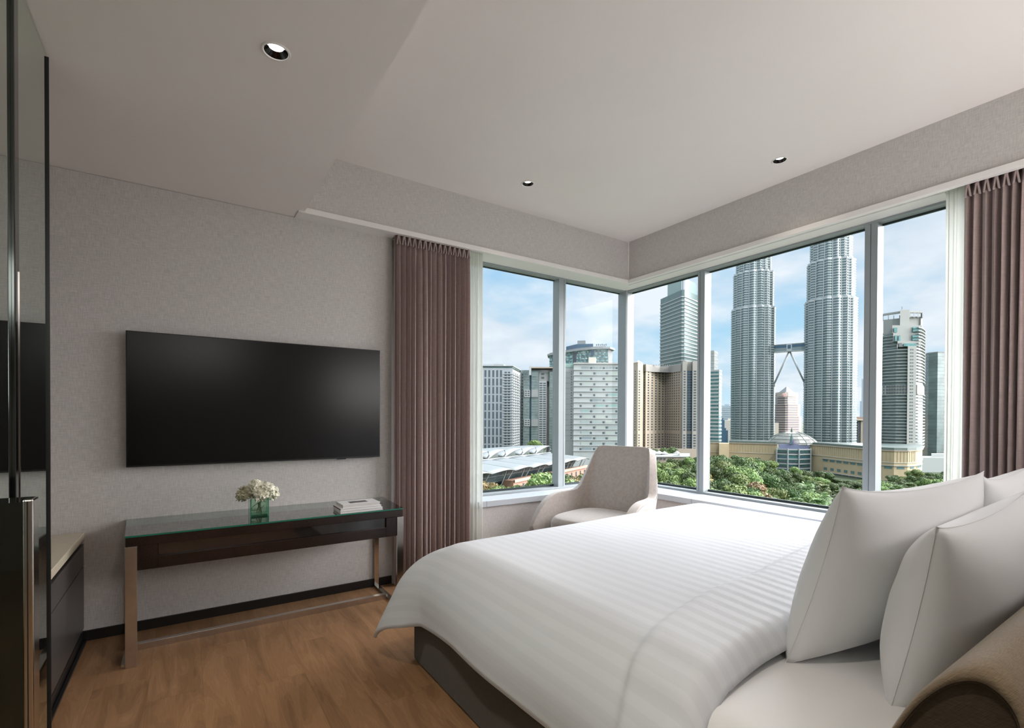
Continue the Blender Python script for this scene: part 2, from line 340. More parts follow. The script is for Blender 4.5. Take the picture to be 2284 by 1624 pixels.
# cabinet beside wall
M_cabtop = mat('cream stone top', (.50, .45, .34), .35, var=.06, vscale=60)
M_cab = mat('dark grey cabinet lacquer', (.055, .050, .048), .35, var=.05)
t_ = thing('low_cabinet', 'dark low cabinet with cream stone top behind the mirror edge', 'cabinet', (-.75, 3.0, 0))
B(-1.095, -.456, 2.46, 3.50, .552, .591).build('stone_top', M_cabtop, t_, bevel=.003)
B(-1.095, -.476, 2.46, 3.498, .06, .530).build('body', M_black, t_)
B(-.476, -.458, 2.46, 3.488, .414, .530).build('drawer', M_cab, t_, bevel=.001)
B(-.476, -.458, 2.46, 3.488, .075, .409).build('drawer', M_cab, t_, bevel=.001)
B(-1.095, -.462, 2.46, 3.485, 0, .06).build('plinth', M_black, t_)
B(-.4575, -.445, 2.46, 3.49, .0, .012).build('floor_strip', M_black, t_)
# near unit with polished upright
M_gloss = mat('glossy black panel', (.010, .012, .009), .04, coat=.5)
t_ = thing('minibar_unit', 'glossy black unit with polished steel upright in front of the mirror', 'cabinet', (-.36, 1.65, 0))
yb = 1.6
B(-.4185, -.319, yb, yb + .10, 0, 1.020).build('glossy_panel', M_gloss, t_)
B(-.319, -.300, yb - .004, yb + .05, 0, 1.026).build('steel_upright', M_chrome, t_, bevel=.004, seg=3)
B(-.3115, -.3095, yb - .0052, yb - .003, 0, 1.022).build('upright_groove', M_black, t_)
# ================================================================= TELEVISION
def tv():
    t_ = thing('television', 'large black flat television on the wall above the console', 'television', (.45, 3.47, .9))
    x0, x1, y0, z0, z1 = -.274, 1.160, 3.442, .937, 1.697
    m = B(x0, x1, y0 + .004, y0 + .03, z0, z1); m.build('casing', M_black, t_, bevel=.003)
    ms = mat('tv screen', (.004, .004, .0045), .24, coat=.0, spec=.35); 
    B(x0 + .006, x1 - .006, y0 + .0005, y0 + .004, z0 + .010, z1 - .006).build('screen', ms, t_)
    B(.10, .85, y0 + .03, 3.4995, 1.12, 1.52).build('wall_bracket', M_black, t_)
    B(.86, .92, y0 + .002, y0 + .012, z0 - .006, z0 + .001).build('logo_plate', M_black, t_)
tv()
# ================================================================= CONSOLE TABLE
M_wenge = mat('dark wenge', (.014, .0065, .0048), .26, var=.4, vscale=14, bump=.12, bscale=160, coat=.08)
M_tglass = glass('clear glass top', (.62, .80, .76), 1.5, 1.35)
M_tedge = mat('green glass edge', (.015, .15, .10), .15)
def trap(x0, x1, y0, y1, z0, z1, e=.032): return MB().add([(x0, y0, z0), (x1, y0, z0), (x1 + e, y1, z0), (x0 - e, y1, z0), (x0, y0, z1), (x1, y0, z1), (x1 + e, y1, z1), (x0 - e, y1, z1)], [(0, 3, 2, 1), (4, 5, 6, 7), (0, 1, 5, 4), (1, 2, 6, 5), (2, 3, 7, 6), (3, 0, 4, 7)])
t_ = thing('console_table', 'dark wood console table with glass top and steel frame legs', 'table', (.45, 3.25, 0))
trap(-.242, 1.160, 3.003, 3.494, .587, .631).build('wood_top', M_wenge, t_, bevel=.002)
gl_ = trap(-.244, 1.163, 2.9995, 3.496, .633, .641).build('glass_top', M_tglass, t_)
m = B(-.244, 1.163, 2.9992, 3.0002, .633, .6405); m.build('glass_edge', M_tedge, t_)
def apron():
    m = MB(); x0, x1, y0, z0, z1 = -.196, 1.118, 3.001, .468, .587; a, b, c, d = -.114, 1.051, .528, .588
    m.box(x0, a, y0, y0 + .028, z0, z1); m.box(b, x1, y0, y0 + .028, z0, z1); m.box(a, b, y0, y0 + .028, z0, c)
    m.box(x0, x1, y0 + .028, 3.46, z0, .50); m.box(x0, x1, 3.44, 3.46, .50, z1); m.box(x0, x0 + .02, y0 + .028, 3.44, .5, z1); m.box(x1 - .02, x1, y0 + .028, 3.44, .5, z1)
    return m
apron().build('apron', M_wenge, t_, bevel=.0015)
B(-.112, 1.050, 3.016, 3.026, .5285, .586).build('drawer_front', mat('glossy dark drawer', (.012, .010, .010), .07, coat=.5, spec=.8), t_)
for x0, x1 in ((-.244, -.197), (1.120, 1.163)):
    B(x0, x1, 2.997, 3.012, 0, .587).build('leg', M_brush if x0 < 0 else M_chrome, t_, bevel=.001)
    B(-.274 if x0 < 0 else 1.130, -.240 if x0 < 0 else 1.162, 3.476, 3.491, 0, .587).build('leg', M_chrome, t_, bevel=.001)
    B(-.262 if x0 < 0 else 1.128, -.225 if x0 < 0 else 1.158, 3.012, 3.476, 0, .016).build('foot_rail', M_chrome, t_, bevel=.001)
B(-.214, 1.128, 3.203, 3.235, .0, .034).build('stretcher', M_brush, t_, bevel=.001)
# books
M_cover = mat('white book cover', (.68, .68, .70), .3, var=.02)
M_page = mat('book pages', (.60, .58, .55), .8, var=.05, vscale=200)
M_spine = mat('maroon book spine', (.11, .022, .028), .4)
M_photo = bpy.data.materials.new('book photo'); M_photo.use_nodes = True
t = M_photo.node_tree; n = nn(t, 'ShaderNodeTexNoise'); n.inputs['Scale'].default_value = 18; n.inputs['Detail'].default_value = 6
tcc = nn(t, 'ShaderNodeTexCoord'); lk(t, tcc.outputs['Object'], n.inputs['Vector']); lk(t, ramp(t, n.outputs[0], [(.35, (.03, .03, .03)), (.65, (.22, .21, .20))]), t.nodes['Principled BSDF'].inputs['Base Color'])
def book(z, x0, x1, y0, y1, th, spine, label, photo=False, rz=0.0):
    t_ = thing('book', label, 'book', ((x0 + x1) / 2, (y0 + y1) / 2, z), 'books stacked on the console')
    B(x0, x1, y0, y1, z + th - .0025, z + th).build('cover', M_cover, t_, bevel=.0006)
    B(x0, x1, y0, y1, z, z + .0025).build('back_cover', M_cover, t_)
    B(x0, x0 + .0025, y0, y1, z + .0025, z + th - .0025).build('spine', spine, t_)
    B(x0 + .003, x1 - .003, y0 + .003, y1 - .003, z + .0026, z + th - .0026).build('pages', M_page, t_)
    if photo:
        cx, cy = (x0 + x1) / 2, (y0 + y1) / 2
        B(cx - .058, cx + .052, cy - .032, cy + .030, z + th, z + th + .0006).build('cover_photo', M_photo, t_)
    t_.rotation_euler = (0, 0, rz)
book(.6412, .775, 1.035, 3.018, 3.185, .015, M_page, 'lowest white book of the stack on the console')
book(.6564, .775, 1.028, 3.024, 3.195, .013, M_spine, 'white book with maroon spine, middle of the console stack')
book(.6696, .792, 1.022, 3.028, 3.190, .019, M_page, 'top white book with a grey photograph on its cover', True)
# vase with hydrangeas
M_vg = glass('green vase glass', (.84, .95, .89), 1.5, 1.2)
M_vgd = mat('thick green glass', (.03, .22, .12), .08)
M_stem = mat('flower stem', (.05, .09, .02), .6)
def vase():
    x0, x1, y0, y1, z0, z1 = .312, .408, 3.190, 3.286, .6412, .742
    t_ = thing('glass_vase', 'square green glass vase standing on the console table', 'vase', (.36, 3.238, z0))
    m = MB(); e = .006
    m.box(x0, x1, y0, y0 + e, z0, z1); m.box(x0, x1, y1 - e, y1, z0, z1); m.box(x0, x0 + e, y0 + e, y1 - e, z0, z1); m.box(x1 - e, x1, y0 + e, y1 - e, z0, z1)
    m.build('vase_wall', M_vg, t_)
    B(x0 + e, x1 - e, y0 + e, y1 - e, z0, z0 + .011).build('vase_base', M_vgd, t_)
    for x in (x0, x1 - .004):
        for y in (y0, y1 - .004): B(x - .0004, x + .0044, y - .0004, y + .0044, z0, z1).build('vase_corner', M_vgd, t_)
    f_ = thing('flower_arrangement', 'cream white hydrangea blooms gathered in the square glass vase', 'flowers', (.36, 3.238, .66))
    Mp = mat('cream petals', (.86, .84, .70), .6, var=.10, vscale=60, sheen=.2); Mp2 = mat('shaded green petals', (.52, .50, .36), .6, var=.15, vscale=60)
    def petal(m, c, d, s):
        d = d.normalized(); a = d.cross(Vector((0, 0, 1)))
        if a.length < .1: a = d.cross(Vector((1, 0, 0)))
        a.normalize(); b = d.cross(a); th = R.random() * 6.28; u = a * math.cos(th) + b * math.sin(th); v = d.cross(u)
        p = [c, c + u * s * .45 + v * s * .42 + d * s * .28, c + u * s * .98 + v * s * .30 + d * s * .20, c + u * s * 1.08 + d * s * .42, c + u * s * .98 - v * s * .30 + d * s * .20, c + u * s * .45 - v * s * .42 + d * s * .28, c + u * s * .6 + d * s * .02]
        m.add(p, [(0, 1, 6), (1, 2, 6), (2, 3, 6), (3, 4, 6), (4, 5, 6), (5, 0, 6)])
    heads = [((.395, 3.215, .790), .050, Mp, 60), ((.345, 3.225, .805), .044, Mp, 50), ((.425, 3.245, .765), .044, Mp, 44), ((.300, 3.230, .780), .036, Mp2, 34), ((.275, 3.235, .765), .026, Mp2, 22), ((.365, 3.20, .765), .036, Mp, 34), ((.36, 3.26, .79), .042, Mp, 30)]
    for c, r, mm, k in heads:
        m = MB(); c = Vector(c)
        for i in range(k):
            d = Vector((R.gauss(0, 1), R.gauss(0, 1), R.gauss(0, 1) + .2)).normalized()
            for q in range(4): petal(m, c + d * r * .72, d + Vector((R.gauss(0, .3), R.gauss(0, .3), R.gauss(0, .3))), .024)
        bl = m.build('bloom', mm, f_, smooth=True, solid=.0008)
        bm = bmesh.new(); bmesh.ops.create_icosphere(bm, subdivisions=2, radius=r * .70); m = MB(); m.add([v.co + c for v in bm.verts], [[v.index for v in f.verts] for f in bm.faces]); bm.free(); m.build('bloom_core', Mp2, bl, smooth=True)
    for k in range(5):
        a = R.random() * 6.28; MB().tube([(.36 + .02 * math.cos(a), 3.238 + .02 * math.sin(a), .655), (.36 + .008 * math.cos(a + 1), 3.238 + .01 * math.sin(a), .71), (.36 + .03 * math.cos(a + 2), 3.235 + .02 * math.sin(a + 2), .765)], .0022, 6).build('stem', M_stem, f_, smooth=True)
    pts = [(.36 + .038 * math.cos(q), 3.238 + .034 * math.sin(q), .695 + .022 * math.sin(q * 1.0 + 1)) for q in [i * .5 for i in range(12)]]
    MB().tube(pts, .0018, 6).build('curled_stem', M_stem, f_, smooth=True)
    MB().tube([(.285, 3.235, .785), (.262, 3.232, .802), (.250, 3.23, .812)], .0012, 5).build('twig', M_stem, f_)
vase()
# ================================================================= CURTAINS
def pleats(name, label, along, a0, a1, cpos, z0, z1, nf, amp, material, cat, top=2.58, seed=1, thin=False):
    rr = random.Random(seed); n = nf * 14; rows = [0, .006, .02, .035, .05, .065, .09, .13, .2, .35, .5, .7, .85, 1]
    ph = [rr.uniform(-.5, .5) for _ in range(nf + 2)]; am = [rr.uniform(.7, 1.2) for _ in range(nf + 2)]
    def val(u, v):     # v: 0 top, 1 bottom
        k = u * nf; i = int(k); f = k - i
        jit = (ph[i] * (1 - f) + ph[min(i + 1, nf)] * f) * (.4 + .6 * v)
        s = math.sin((k + jit * .45) * 2 * PI)
        d = v * (z1 - z0)
        pinch = 1 if d > .25 else .45 + .55 * (d / .25) ** .7 if d > .08 else .45 + .35 * (1 - d / .08)
        A = amp * (am[i] * (1 - f) + am[min(i + 1, nf)] * f) * (pinch if not thin else 1)
        s2 = math.copysign(abs(s) ** .75, s)
        lat = .32 * (a1 - a0) / nf * math.sin((k + jit) * 4 * PI) * .35
        return A * s2, lat
    m = MB(); cols = n + 1
    for v in rows:
        for i in range(cols):
            u = i / n; off, lat = val(u, v); a = a0 + (a1 - a0) * u + lat; z = z1 - v * (z1 - z0)
            m.v.append((a, cpos + off, z) if along == 'x' else (cpos + off, a, z))
    for r_ in range(len(rows) - 1):
        for i in range(n): m.f.append((r_ * cols + i, r_ * cols + i + 1, (r_ + 1) * cols + i + 1, (r_ + 1) * cols + i))
    org = ((a0 + a1) / 2, cpos, z0) if along == 'x' else (cpos, (a0 + a1) / 2, z0)
    root = thing(name, label, cat, org)
    m.build('curtain_panel', material, root, smooth=True, solid=.0015)
    if not thin:
        for i in range(nf):     # gathered pinch pleat tops
            u = (i + .5) / nf; a = a0 + (a1 - a0) * u; w2 = (a1 - a0) / nf * .36; p = MB()
            for sgn in (-1, 1):
                q = [(a + sgn * w2, 0, z1 + .012), (a + sgn * .002, -.006, z1 - .048), (a + sgn * w2 * .8, -.004, z1 - .11)]
                for b in range(2):
                    (xa, da, za), (xb, db, zb) = q[b], q[b + 1]; e = .004
                    c0 = cpos - amp * .9
                    vs = [(xa - e, c0 + da, za), (xa + e, c0 + da, za), (xb + e, c0 + db, zb), (xb - e, c0 + db, zb), (xa - e, c0 + da + .02, za), (xa + e, c0 + da + .02, za), (xb + e, c0 + db + .02, zb), (xb - e, c0 + db + .02, zb)]
                    if along == 'y': vs = [(v[1], v[0], v[2]) for v in vs]
                    p.add(vs, [(0, 1, 2, 3), (4, 7, 6, 5), (0, 4, 5, 1), (1, 5, 6, 2), (2, 6, 7, 3), (3, 7, 4, 0)])
            p.build('pinch_pleat', material, root, bevel=.002)
    return root
M_sheer = bpy.data.materials.new('white sheer'); M_sheer.use_nodes = True
t = M_sheer.node_tree; t.nodes.clear(); a_ = nn(t, 'ShaderNodeBsdfTranslucent'); a_.inputs[0].default_value = (.86, .88, .85, 1); b_ = nn(t, 'ShaderNodeBsdfDiffuse'); b_.inputs[0].default_value = (.80, .80, .76, 1)
c_ = nn(t, 'ShaderNodeBsdfTransparent'); m1 = nn(t, 'ShaderNodeMixShader'); m1.inputs[0].default_value = .5; lk(t, a_.outputs[0], m1.inputs[1]); lk(t, b_.outputs[0], m1.inputs[2])
m2 = nn(t, 'ShaderNodeMixShader'); m2.inputs[0].default_value = .28; lk(t, m1.outputs[0], m2.inputs[1]); lk(t, c_.outputs[0], m2.inputs[2]); lk(t, m2.outputs[0], nn(t, 'ShaderNodeOutputMaterial').inputs[0])
pleats('drape_curtain', 'mauve pleated floor-length curtain beside the television wall', 'x', 1.258, 1.868, 3.428, .012, 2.575, 15, .030, M_curt, 'curtain', seed=3)
pleats('drape_curtain', 'mauve pleated curtain at the right edge behind the pillows', 'y', .06, .905, 3.662, .545, 2.575, 22, .034, M_curt, 'curtain', seed=5)
pleats('sheer_curtain', 'narrow white sheer curtain right of the left mauve curtain', 'x', 1.845, 2.000, 3.45, .012, 2.575, 4, .014, M_sheer, 'curtain', seed=8, thin=True)
pleats('sheer_curtain', 'narrow white sheer curtain left of the right mauve curtain', 'y', .86, .995, 3.70, .545, 2.575, 3, .014, M_sheer, 'curtain', seed=9, thin=True)
# ================================================================= BED
M_duvet = bpy.data.materials.new('striped white sateen'); M_duvet.use_nodes = True
t = M_duvet.node_tree; p = t.nodes['Principled BSDF']; uvn = nn(t, 'ShaderNodeUVMap'); uvn.uv_map = 'flat'; sp = nn(t, 'ShaderNodeSeparateXYZ'); lk(t, uvn.outputs[0], sp.inputs[0])
fr_ = mth(t, 'FRACT', mth(t, 'DIVIDE', sp.outputs[0], .057)); st = ramp(t, fr_, [(.46, 0.0), (.50, 1.0), (.96, 1.0), (1.0, 0.0)])
lk(t, mixc(t, st, (.612, .634, .672), (.640, .662, .702)), p.inputs['Base Color']); lk(t, ramp(t, st, [(0, .8), (1, .6)]), p.inputs['Roughness']); p.inputs['Sheen Weight'].default_value = .15
M_linen = mat('white cotton', (.70, .70, .71), .7, var=.01, sheen=.2)
def drape(a, b, top, hang_x, foot_y, Rr, far_x):
    # a: cloth coord along x (measured at top plane), b: along y
    sx = (hang_x + Rr) - a; fx = a - (far_x - Rr); sy = b - (foot_y - Rr)
    ex = max(0, sx); ef = max(0, fx); ey = max(0, sy)
    dx = ex if ex > 0 else ef; sgn = -1 if ex > 0 else 1
    L = math.hypot(dx, ey); 
    if L < 1e-6: return Vector((a, b, top))
    ux, uy = dx / L, ey / L
    q = Rr * PI / 2
    if L < q: hh = Rr * math.sin(L / Rr); vv = Rr * (1 - math.cos(L / Rr))
    else: hh = Rr; vv = Rr + (L - q)
    corner = 4 * (ux * uy) ** 2
    hh += corner * max(0, L - .12) * .42; vv -= corner * max(0, L - .12) * .10
    bx = (hang_x + Rr) if ex > 0 else ((far_x - Rr) if ef > 0 else a); by = (foot_y - Rr) if ey > 0 else b
    return Vector((bx + sgn * hh * ux, by + hh * uy, top - vv))
def bed():
    t_ = thing('bed', 'large bed with striped white duvet and brown upholstered base', 'bed', (1.95, 1.4, 0))
    B(.957, 3.17, .34, 2.335, .0, .30).build('base', M_bedbase, t_, bevel=.02, seg=4)
    m = MB()
    def mt(u, v):
        a = .93 + .36 * 0 + (2.25) * u; return None
    # mattress with fitted sheet: rounded slab
    mm = B(.985, 3.15, .34, 2.30, .24, .525).build('mattress', M_linen, t_, bevel=.11, seg=8, smooth=True)
    # duvet
    nu, nv = 150, 220; A0, A1, B0, B1 = .705, 3.50, .66, 2.665
    m = MB(); uv = []
    for j in range(nv + 1):
        for i in range(nu + 1):
            a = A0 + (A1 - A0) * i / nu; v = j / nv
            sidef = max(0, min(1, (1.35 - a) / .6))
            b0 = .74 - .10 * sidef ** 1.5
            b = b0 + (B1 - b0) * v
            if a < 1.2: a -= .045 * (1.2 - a) / .5 * max(0, min(1, (b - 1.85) / .5))
            cr = .035 * math.sin(PI * max(0, min(1, (a - .93) / 2.5))) * math.sin(PI * max(0, min(1, (b + .3) / 2.75))) 
            P = drape(a, b, .590, .925, 2.43, .26, 3.33); P.z += cr + .016 * max(0, min(1, (a - 2.0) / .9))
            # hem wave
            n1 = noise.noise(Vector((a * 1.6, b * 1.6, 3.1))); n2 = noise.noise(Vector((a * 5, b * 3.5, 9)))
            P.z += .008 * n1 + .0012 * n2
            if a < 1.1: P.x += .012 * noise.noise(Vector((b * 2.2, a * 3, 5))) * (1.1 - a) / .3
            # folded head section
            seam = 1.06 - .16 * max(0, min(1, (1.6 - a) / .7)) ** 1.4 + .01 * math.sin(a * 3) + .12 * max(0, a - 1.8) / 1.2
            k = (seam - b) / .014; fold = .019 / (1 + math.exp(-max(-30, min(30, k * 2.2))))
            P.z += fold * (1 if a > 1.0 else .3); 
            if a < 1.05: P.x -= fold * .9
            # head edge rolls down onto the mattress
            e = (b - b0)
            if e < .07:
                q = 1 - e / .07; P.z -= .062 * q ** 2.2
            # gentle fall of thickness near the pillows
            P.z -= .020 * max(0, min(1, (1.0 - b) / .35)) * (1 if a > 1.15 else .6)
            # pulled corner
            m.v.append(tuple(P)); uv.append((a, b))
    for j in range(nv):
        for i in range(nu): m.f.append((j * (nu + 1) + i, j * (nu + 1) + i + 1, (j + 1) * (nu + 1) + i + 1, (j + 1) * (nu + 1) + i))
    m.uv = uv
    o = m.build('duvet', M_duvet, t_, smooth=True); md = o.modifiers.new('t', 'SOLIDIFY'); md.thickness = .018; md.offset = -1
    # headboard with padded roll
    cp = [(.392, .24), (.392, .50), (.366, .60), (.336, .68), (.311, .742), (.287, .792), (.260, .832), (.234, .858), (.206, .870), (.180, .858), (.163, .828), (.158, .78), (.165, .70), (.175, .60), (.18, .30), (.18, .2)]
    prof = []
    for i in range(1, len(cp) - 2):
        for q in range(5):
            u = q / 5; prof.append(tuple(.5 * (2 * cp[i][c] + (cp[i + 1][c] - cp[i - 1][c]) * u + (2 * cp[i - 1][c] - 5 * cp[i][c] + 4 * cp[i + 1][c] - cp[i + 2][c]) * u * u + (3 * cp[i][c] - cp[i - 1][c] - 3 * cp[i + 1][c] + cp[i + 2][c]) * u ** 3) for c in (0, 1)))
    prof += [(.18, .30), (.385, .30)]
    def pro(x, ins=0.0):
        cy, cz = .27, .60
        return [(x, y + (cy - y) * ins, z + (cz - z) * ins) for y, z in prof]
    m = MB(); n = len(prof); X = [(.956, .10), (.9475, .075), (.9465, .045), (.951, .018), (.960, .0), (1.02, 0), (1.5, 0), (2.0, 0), (2.5, 0), (3.2, 0), (3.26, .05)]
    vs = []; fs = []
    for x, ins in X: vs += pro(x, ins)
    for i in range(len(X) - 1):
        for k in range(n): fs.append((i * n + k, i * n + (k + 1) % n, (i + 1) * n + (k + 1) % n, (i + 1) * n + k))
    fs.append(tuple((len(X) - 1) * n + k for k in range(n)))
    m.add(vs, fs); hb = m.build('headboard', M_head, t_, smooth=True)
    m = MB(); m.add(pro(.972, .085), [tuple(range(n))]); vs2 = pro(.985, .085); 
    m = MB(); m.add(pro(.957, .096) + pro(.975, .096), [tuple(range(n))] + [(k, (k + 1) % n, n + (k + 1) % n, n + k) for k in range(n)]); m.build('headboard_end_panel', M_cap, hb)
    pp = pro(.9535, .094); MB().tube(pp + pp[:1], .0022, 6).build('headboard_piping', M_cap, hb, smooth=True)
bed()
def pillow(label, P00, P10, P01, P11, T, seed, bulge=1.0):
    # corners: bottom-left, bottom-right, top-left, top-right
    P00, P10, P01, P11 = map(Vector, (P00, P10, P01, P11)); c = (P00 + P10 + P01 + P11) / 4
    nrm = (P10 - P00).cross(P01 - P00).normalized(); N = 44; up = (P01 - P00 + P11 - P10).normalized(); rt = (P10 - P00 + P11 - P01).normalized()
    m = MB(); idx = {}
    for side in (1, -1):
        for j in range(N + 1):
            for i in range(N + 1):
                edge = i in (0, N) or j in (0, N)
                if side == -1 and edge: idx[(side, i, j)] = idx[(1, i, j)]; continue
                s = i / N; q = j / N; u = 2 * s - 1; v = 2 * q - 1
                P = P00 * (1 - s) * (1 - q) + P10 * s * (1 - q) + P01 * (1 - s) * q + P11 * s * q
                W = ((P10 - P00).length) ; Hh = (P01 - P00).length
                pin = .070
                P = P - rt * (u * W * .5 * pin * (1 - v * v) ** 1.0) * 1.0 - up * (v * Hh * .5 * pin * 2.1 * (1 - u * u) ** .8)
                prof = (max(0, 1 - abs(u) ** 2.6) * max(0, 1 - abs(v) ** 2.6)) ** .52
                wr = .0035 * noise.noise(Vector((u * 1.6 + seed, v * 2.2, side))) + .0018 * noise.noise(Vector((u * 6, v * 3 + seed, side)))
                rad = math.hypot(abs(u) - 1, abs(v) - 1); wr += .0022 * math.sin(math.atan2(1 - abs(v), 1 - abs(u)) * 14) * math.exp(-rad * 5)
                P = P + nrm * side * (T * .5 * prof * (1.05 - .12 * v) + wr * prof)
                idx[(side, i, j)] = len(m.v); m.v.append(tuple(P))
    for side in (1, -1):
        for j in range(N):
            for i in range(N):
                f = (idx[(side, i, j)], idx[(side, i + 1, j)], idx[(side, i + 1, j + 1)], idx[(side, i, j + 1)])
                m.f.append(f if side == 1 else f[::-1])
    root = thing('pillow', label, 'pillow', (c.x, c.y, min(P00.z, P10.z)), 'white pillows on the bed')
    m.build('pillowcase', M_linen, root, smooth=True)
    # seam piping along the edge
    ring = [m.v[idx[(1, i, 0)]] for i in range(N)] + [m.v[idx[(1, N, j)]] for j in range(N)] + [m.v[idx[(1, N - i, N)]] for i in range(N)] + [m.v[idx[(1, 0, N - j)]] for j in range(N)]
    MB().tube(ring + ring[:1], .0013, 5).build('seam', M_linen, root, smooth=True)
    return root
pillow('front white pillow on the near side of the bed, nearest the window view', (1.43, .735, .515), (2.26, .66, .515), (1.455, .60, 1.045), (2.30, .51, 1.045), .25, 1)
pillow('rear white pillow on the near side, leaning on the headboard', (1.43, .485, .50), (2.25, .485, .50), (1.39, .385, .985), (2.25, .385, 1.01), .23, 4)
pillow('front white pillow on the far side of the bed, touching the right edge', (2.44, .70, .54), (3.0, .68, .54), (2.42, .54, 1.02), (3.0, .52, 1.03), .20, 7)
pillow('rear white pillow on the far side of the bed, partly cut by the right edge', (2.42, .45, .54), (3.0, .46, .54), (2.44, .40, 1.0), (3.0, .38, 1.01), .14, 9)
# ================================================================= ARMCHAIR
def chair():
    t_ = thing('armchair', 'beige velvet armchair with high back in the window corner', 'chair', (2.8, 3.0, 0))
    ang = math.radians(15)                     # facing -X turned towards -Y
    fwd = Vector((-math.cos(ang), -math.sin(ang), 0)); side = Vector((math.sin(ang), -math.cos(ang), 0))  # side: to the sitter's... right/near
    C = Vector((3.13, 3.0, 0))               # centre of back top
    def W(f, s, z): return C + fwd * f + side * s + Vector((0, 0, z))
    AB = .44
    def path(u):
        a = abs(u)
        if a < AB: return (.0, u / AB * .265)
        k = (a - AB) / (1 - AB); th = min(1, k / .22)
        lat = .265 + .070 * math.sin(th * PI / 2) + .035 * max(0, k - .22) / .78; f = .10 * (1 - math.cos(th * PI / 2)) + max(0, k - .22) / .78 * .54
        return (f, math.copysign(lat, u))
    def shell(u, v, off):
        a = abs(u); f, lat = path(u); k = max(0, (a - AB) / (1 - AB))
        ztop = .972 - .012 * min(1, a / AB) ** 10
        if k > 0: ztop = .590 + .370 / (1 + math.exp((k - .10) * 36)) * (1 + math.exp(-3.6)) - .24 * max(0, (k - .45) / .55) ** 2.6
        zb = .20; z = zb + (ztop - zb) * v
        rec = .15 * max(0, z - .42) / .55
        nar = 1 - .06 * max(0, min(1, (z - .6) / .35)); flare = .05 * min(1, k / .3) * max(0, v - .3)
        ff = f + .10 - rec * max(0, 1 - k * 2.2); ll = lat * nar + (math.copysign(flare, lat) if a > 1e-6 else 0)
        if a < AB: nx, ny = -1, 0
        else: th = min(1, k / .22) * PI / 2; nx, ny = -math.cos(th), math.copysign(math.sin(th), u)
        return W(ff + nx * off, ll + ny * off, z)
    nu, nv = 64, 16
    m = MB(); m.grid(lambda u, v: shell(u * 2 - 1, v, 0), nu, nv); nI = len(m.v)
    o = m.build('shell', M_chair, t_, smooth=True); sd = o.modifiers.new('t', 'SOLIDIFY'); sd.thickness = .065; sd.offset = 0
    bv = o.modifiers.new('b', 'BEVEL'); bv.width = .028; bv.segments = 4; bv.limit_method = 'ANGLE'; bv.angle_limit = 1.0
    m = MB(); m.grid(lambda u, v: shell(.50 + u * .48, .02 + v * .93, .036), 30, 12); m.build('side_panel', M_chairside, t_, smooth=True, solid=.004)
    # seat cushion
    def cush(u, v):
        return None
    m = MB(); N = 20
    vs = []; 
    for z0, ins in ((.30, .02), (.315, 0), (.405, 0), (.440, .025), (.455, .08)):
        for k in range(40):
            th = 2 * PI * k / 40; cx, cy = math.cos(th), math.sin(th); p = 3.4
            r = (abs(cx) ** p + abs(cy) ** p) ** (-1 / p)
            m.v.append(tuple(W(.42 + cx * r * (.33 - ins), cy * r * (.295 - ins), z0)))
    for j in range(4):
        for k in range(40): m.f.append((j * 40 + k, j * 40 + (k + 1) % 40, (j + 1) * 40 + (k + 1) % 40, (j + 1) * 40 + k))
    m.f.append(tuple(160 + k for k in range(40))); m.f.append(tuple(range(39, -1, -1)))
    m.build('seat_cushion', M_chair, t_, smooth=True, bevel=.01)
    m = MB(); m.v = []; 
    b0 = [W(.12, -.27, .20), W(.70, -.27, .20), W(.70, .27, .20), W(.12, .27, .20)]; m.add(b0 + [p + Vector((0, 0, .10)) for p in b0], [(0, 3, 2, 1), (4, 5, 6, 7), (0, 1, 5, 4), (1, 2, 6, 5), (2, 3, 7, 6), (3, 0, 4, 7)]); m.build('seat_base', M_chair, t_, bevel=.01)
    Ml = mat('dark chair leg', (.03, .018, .012), .4)
    for f, s in ((.16, -.23), (.16, .23), (.66, -.23), (.66, .23)):
        MB().tube([W(f, s, 0), W(f, s, .21)], [.012, .018], 12).build('leg', Ml, t_, smooth=True)
chair()
# ================================================================= THE CITY OUTSIDE (metres, ground 45 m below the room's floor level)
GZ = -45.0
def pp(px, py, d):
    P = (CF + CR * ((px - CX) / FPX) + CU * ((HY - py) / FPX)) * d
    return Vector((P.x, P.y, P.z + H))
def pt(px, d): P = pp(px, HY, d); return Vector((P.x, P.y))
def zt(px, py, d): return pp(px, py, d).z
FH = Vector((CF.x, CF.y)).normalized()
struct(B(-400, 6000, -3500, 6000, GZ - 1, GZ).build('ground', mat('park ground', (.05, .07, .03), .9, var=.3, vscale=.02)))
def poly(cols, back=30):
    P = [pt(*c) for c in cols]; return P + [P[-1] + P[-1].normalized() * back, P[0] + P[0].normalized() * back]
def foot(cols): P = [pt(*c) for c in cols]; c = sum(P, Vector((0, 0))) / len(P); return (c.x, c.y, GZ)
def mass(root, name, cols, z0, z1, m, back=30, inset=0.0):
    P = poly(cols, back); return MB().prism([tuple(p) for p in P], z0, z1).build(name, m, root)
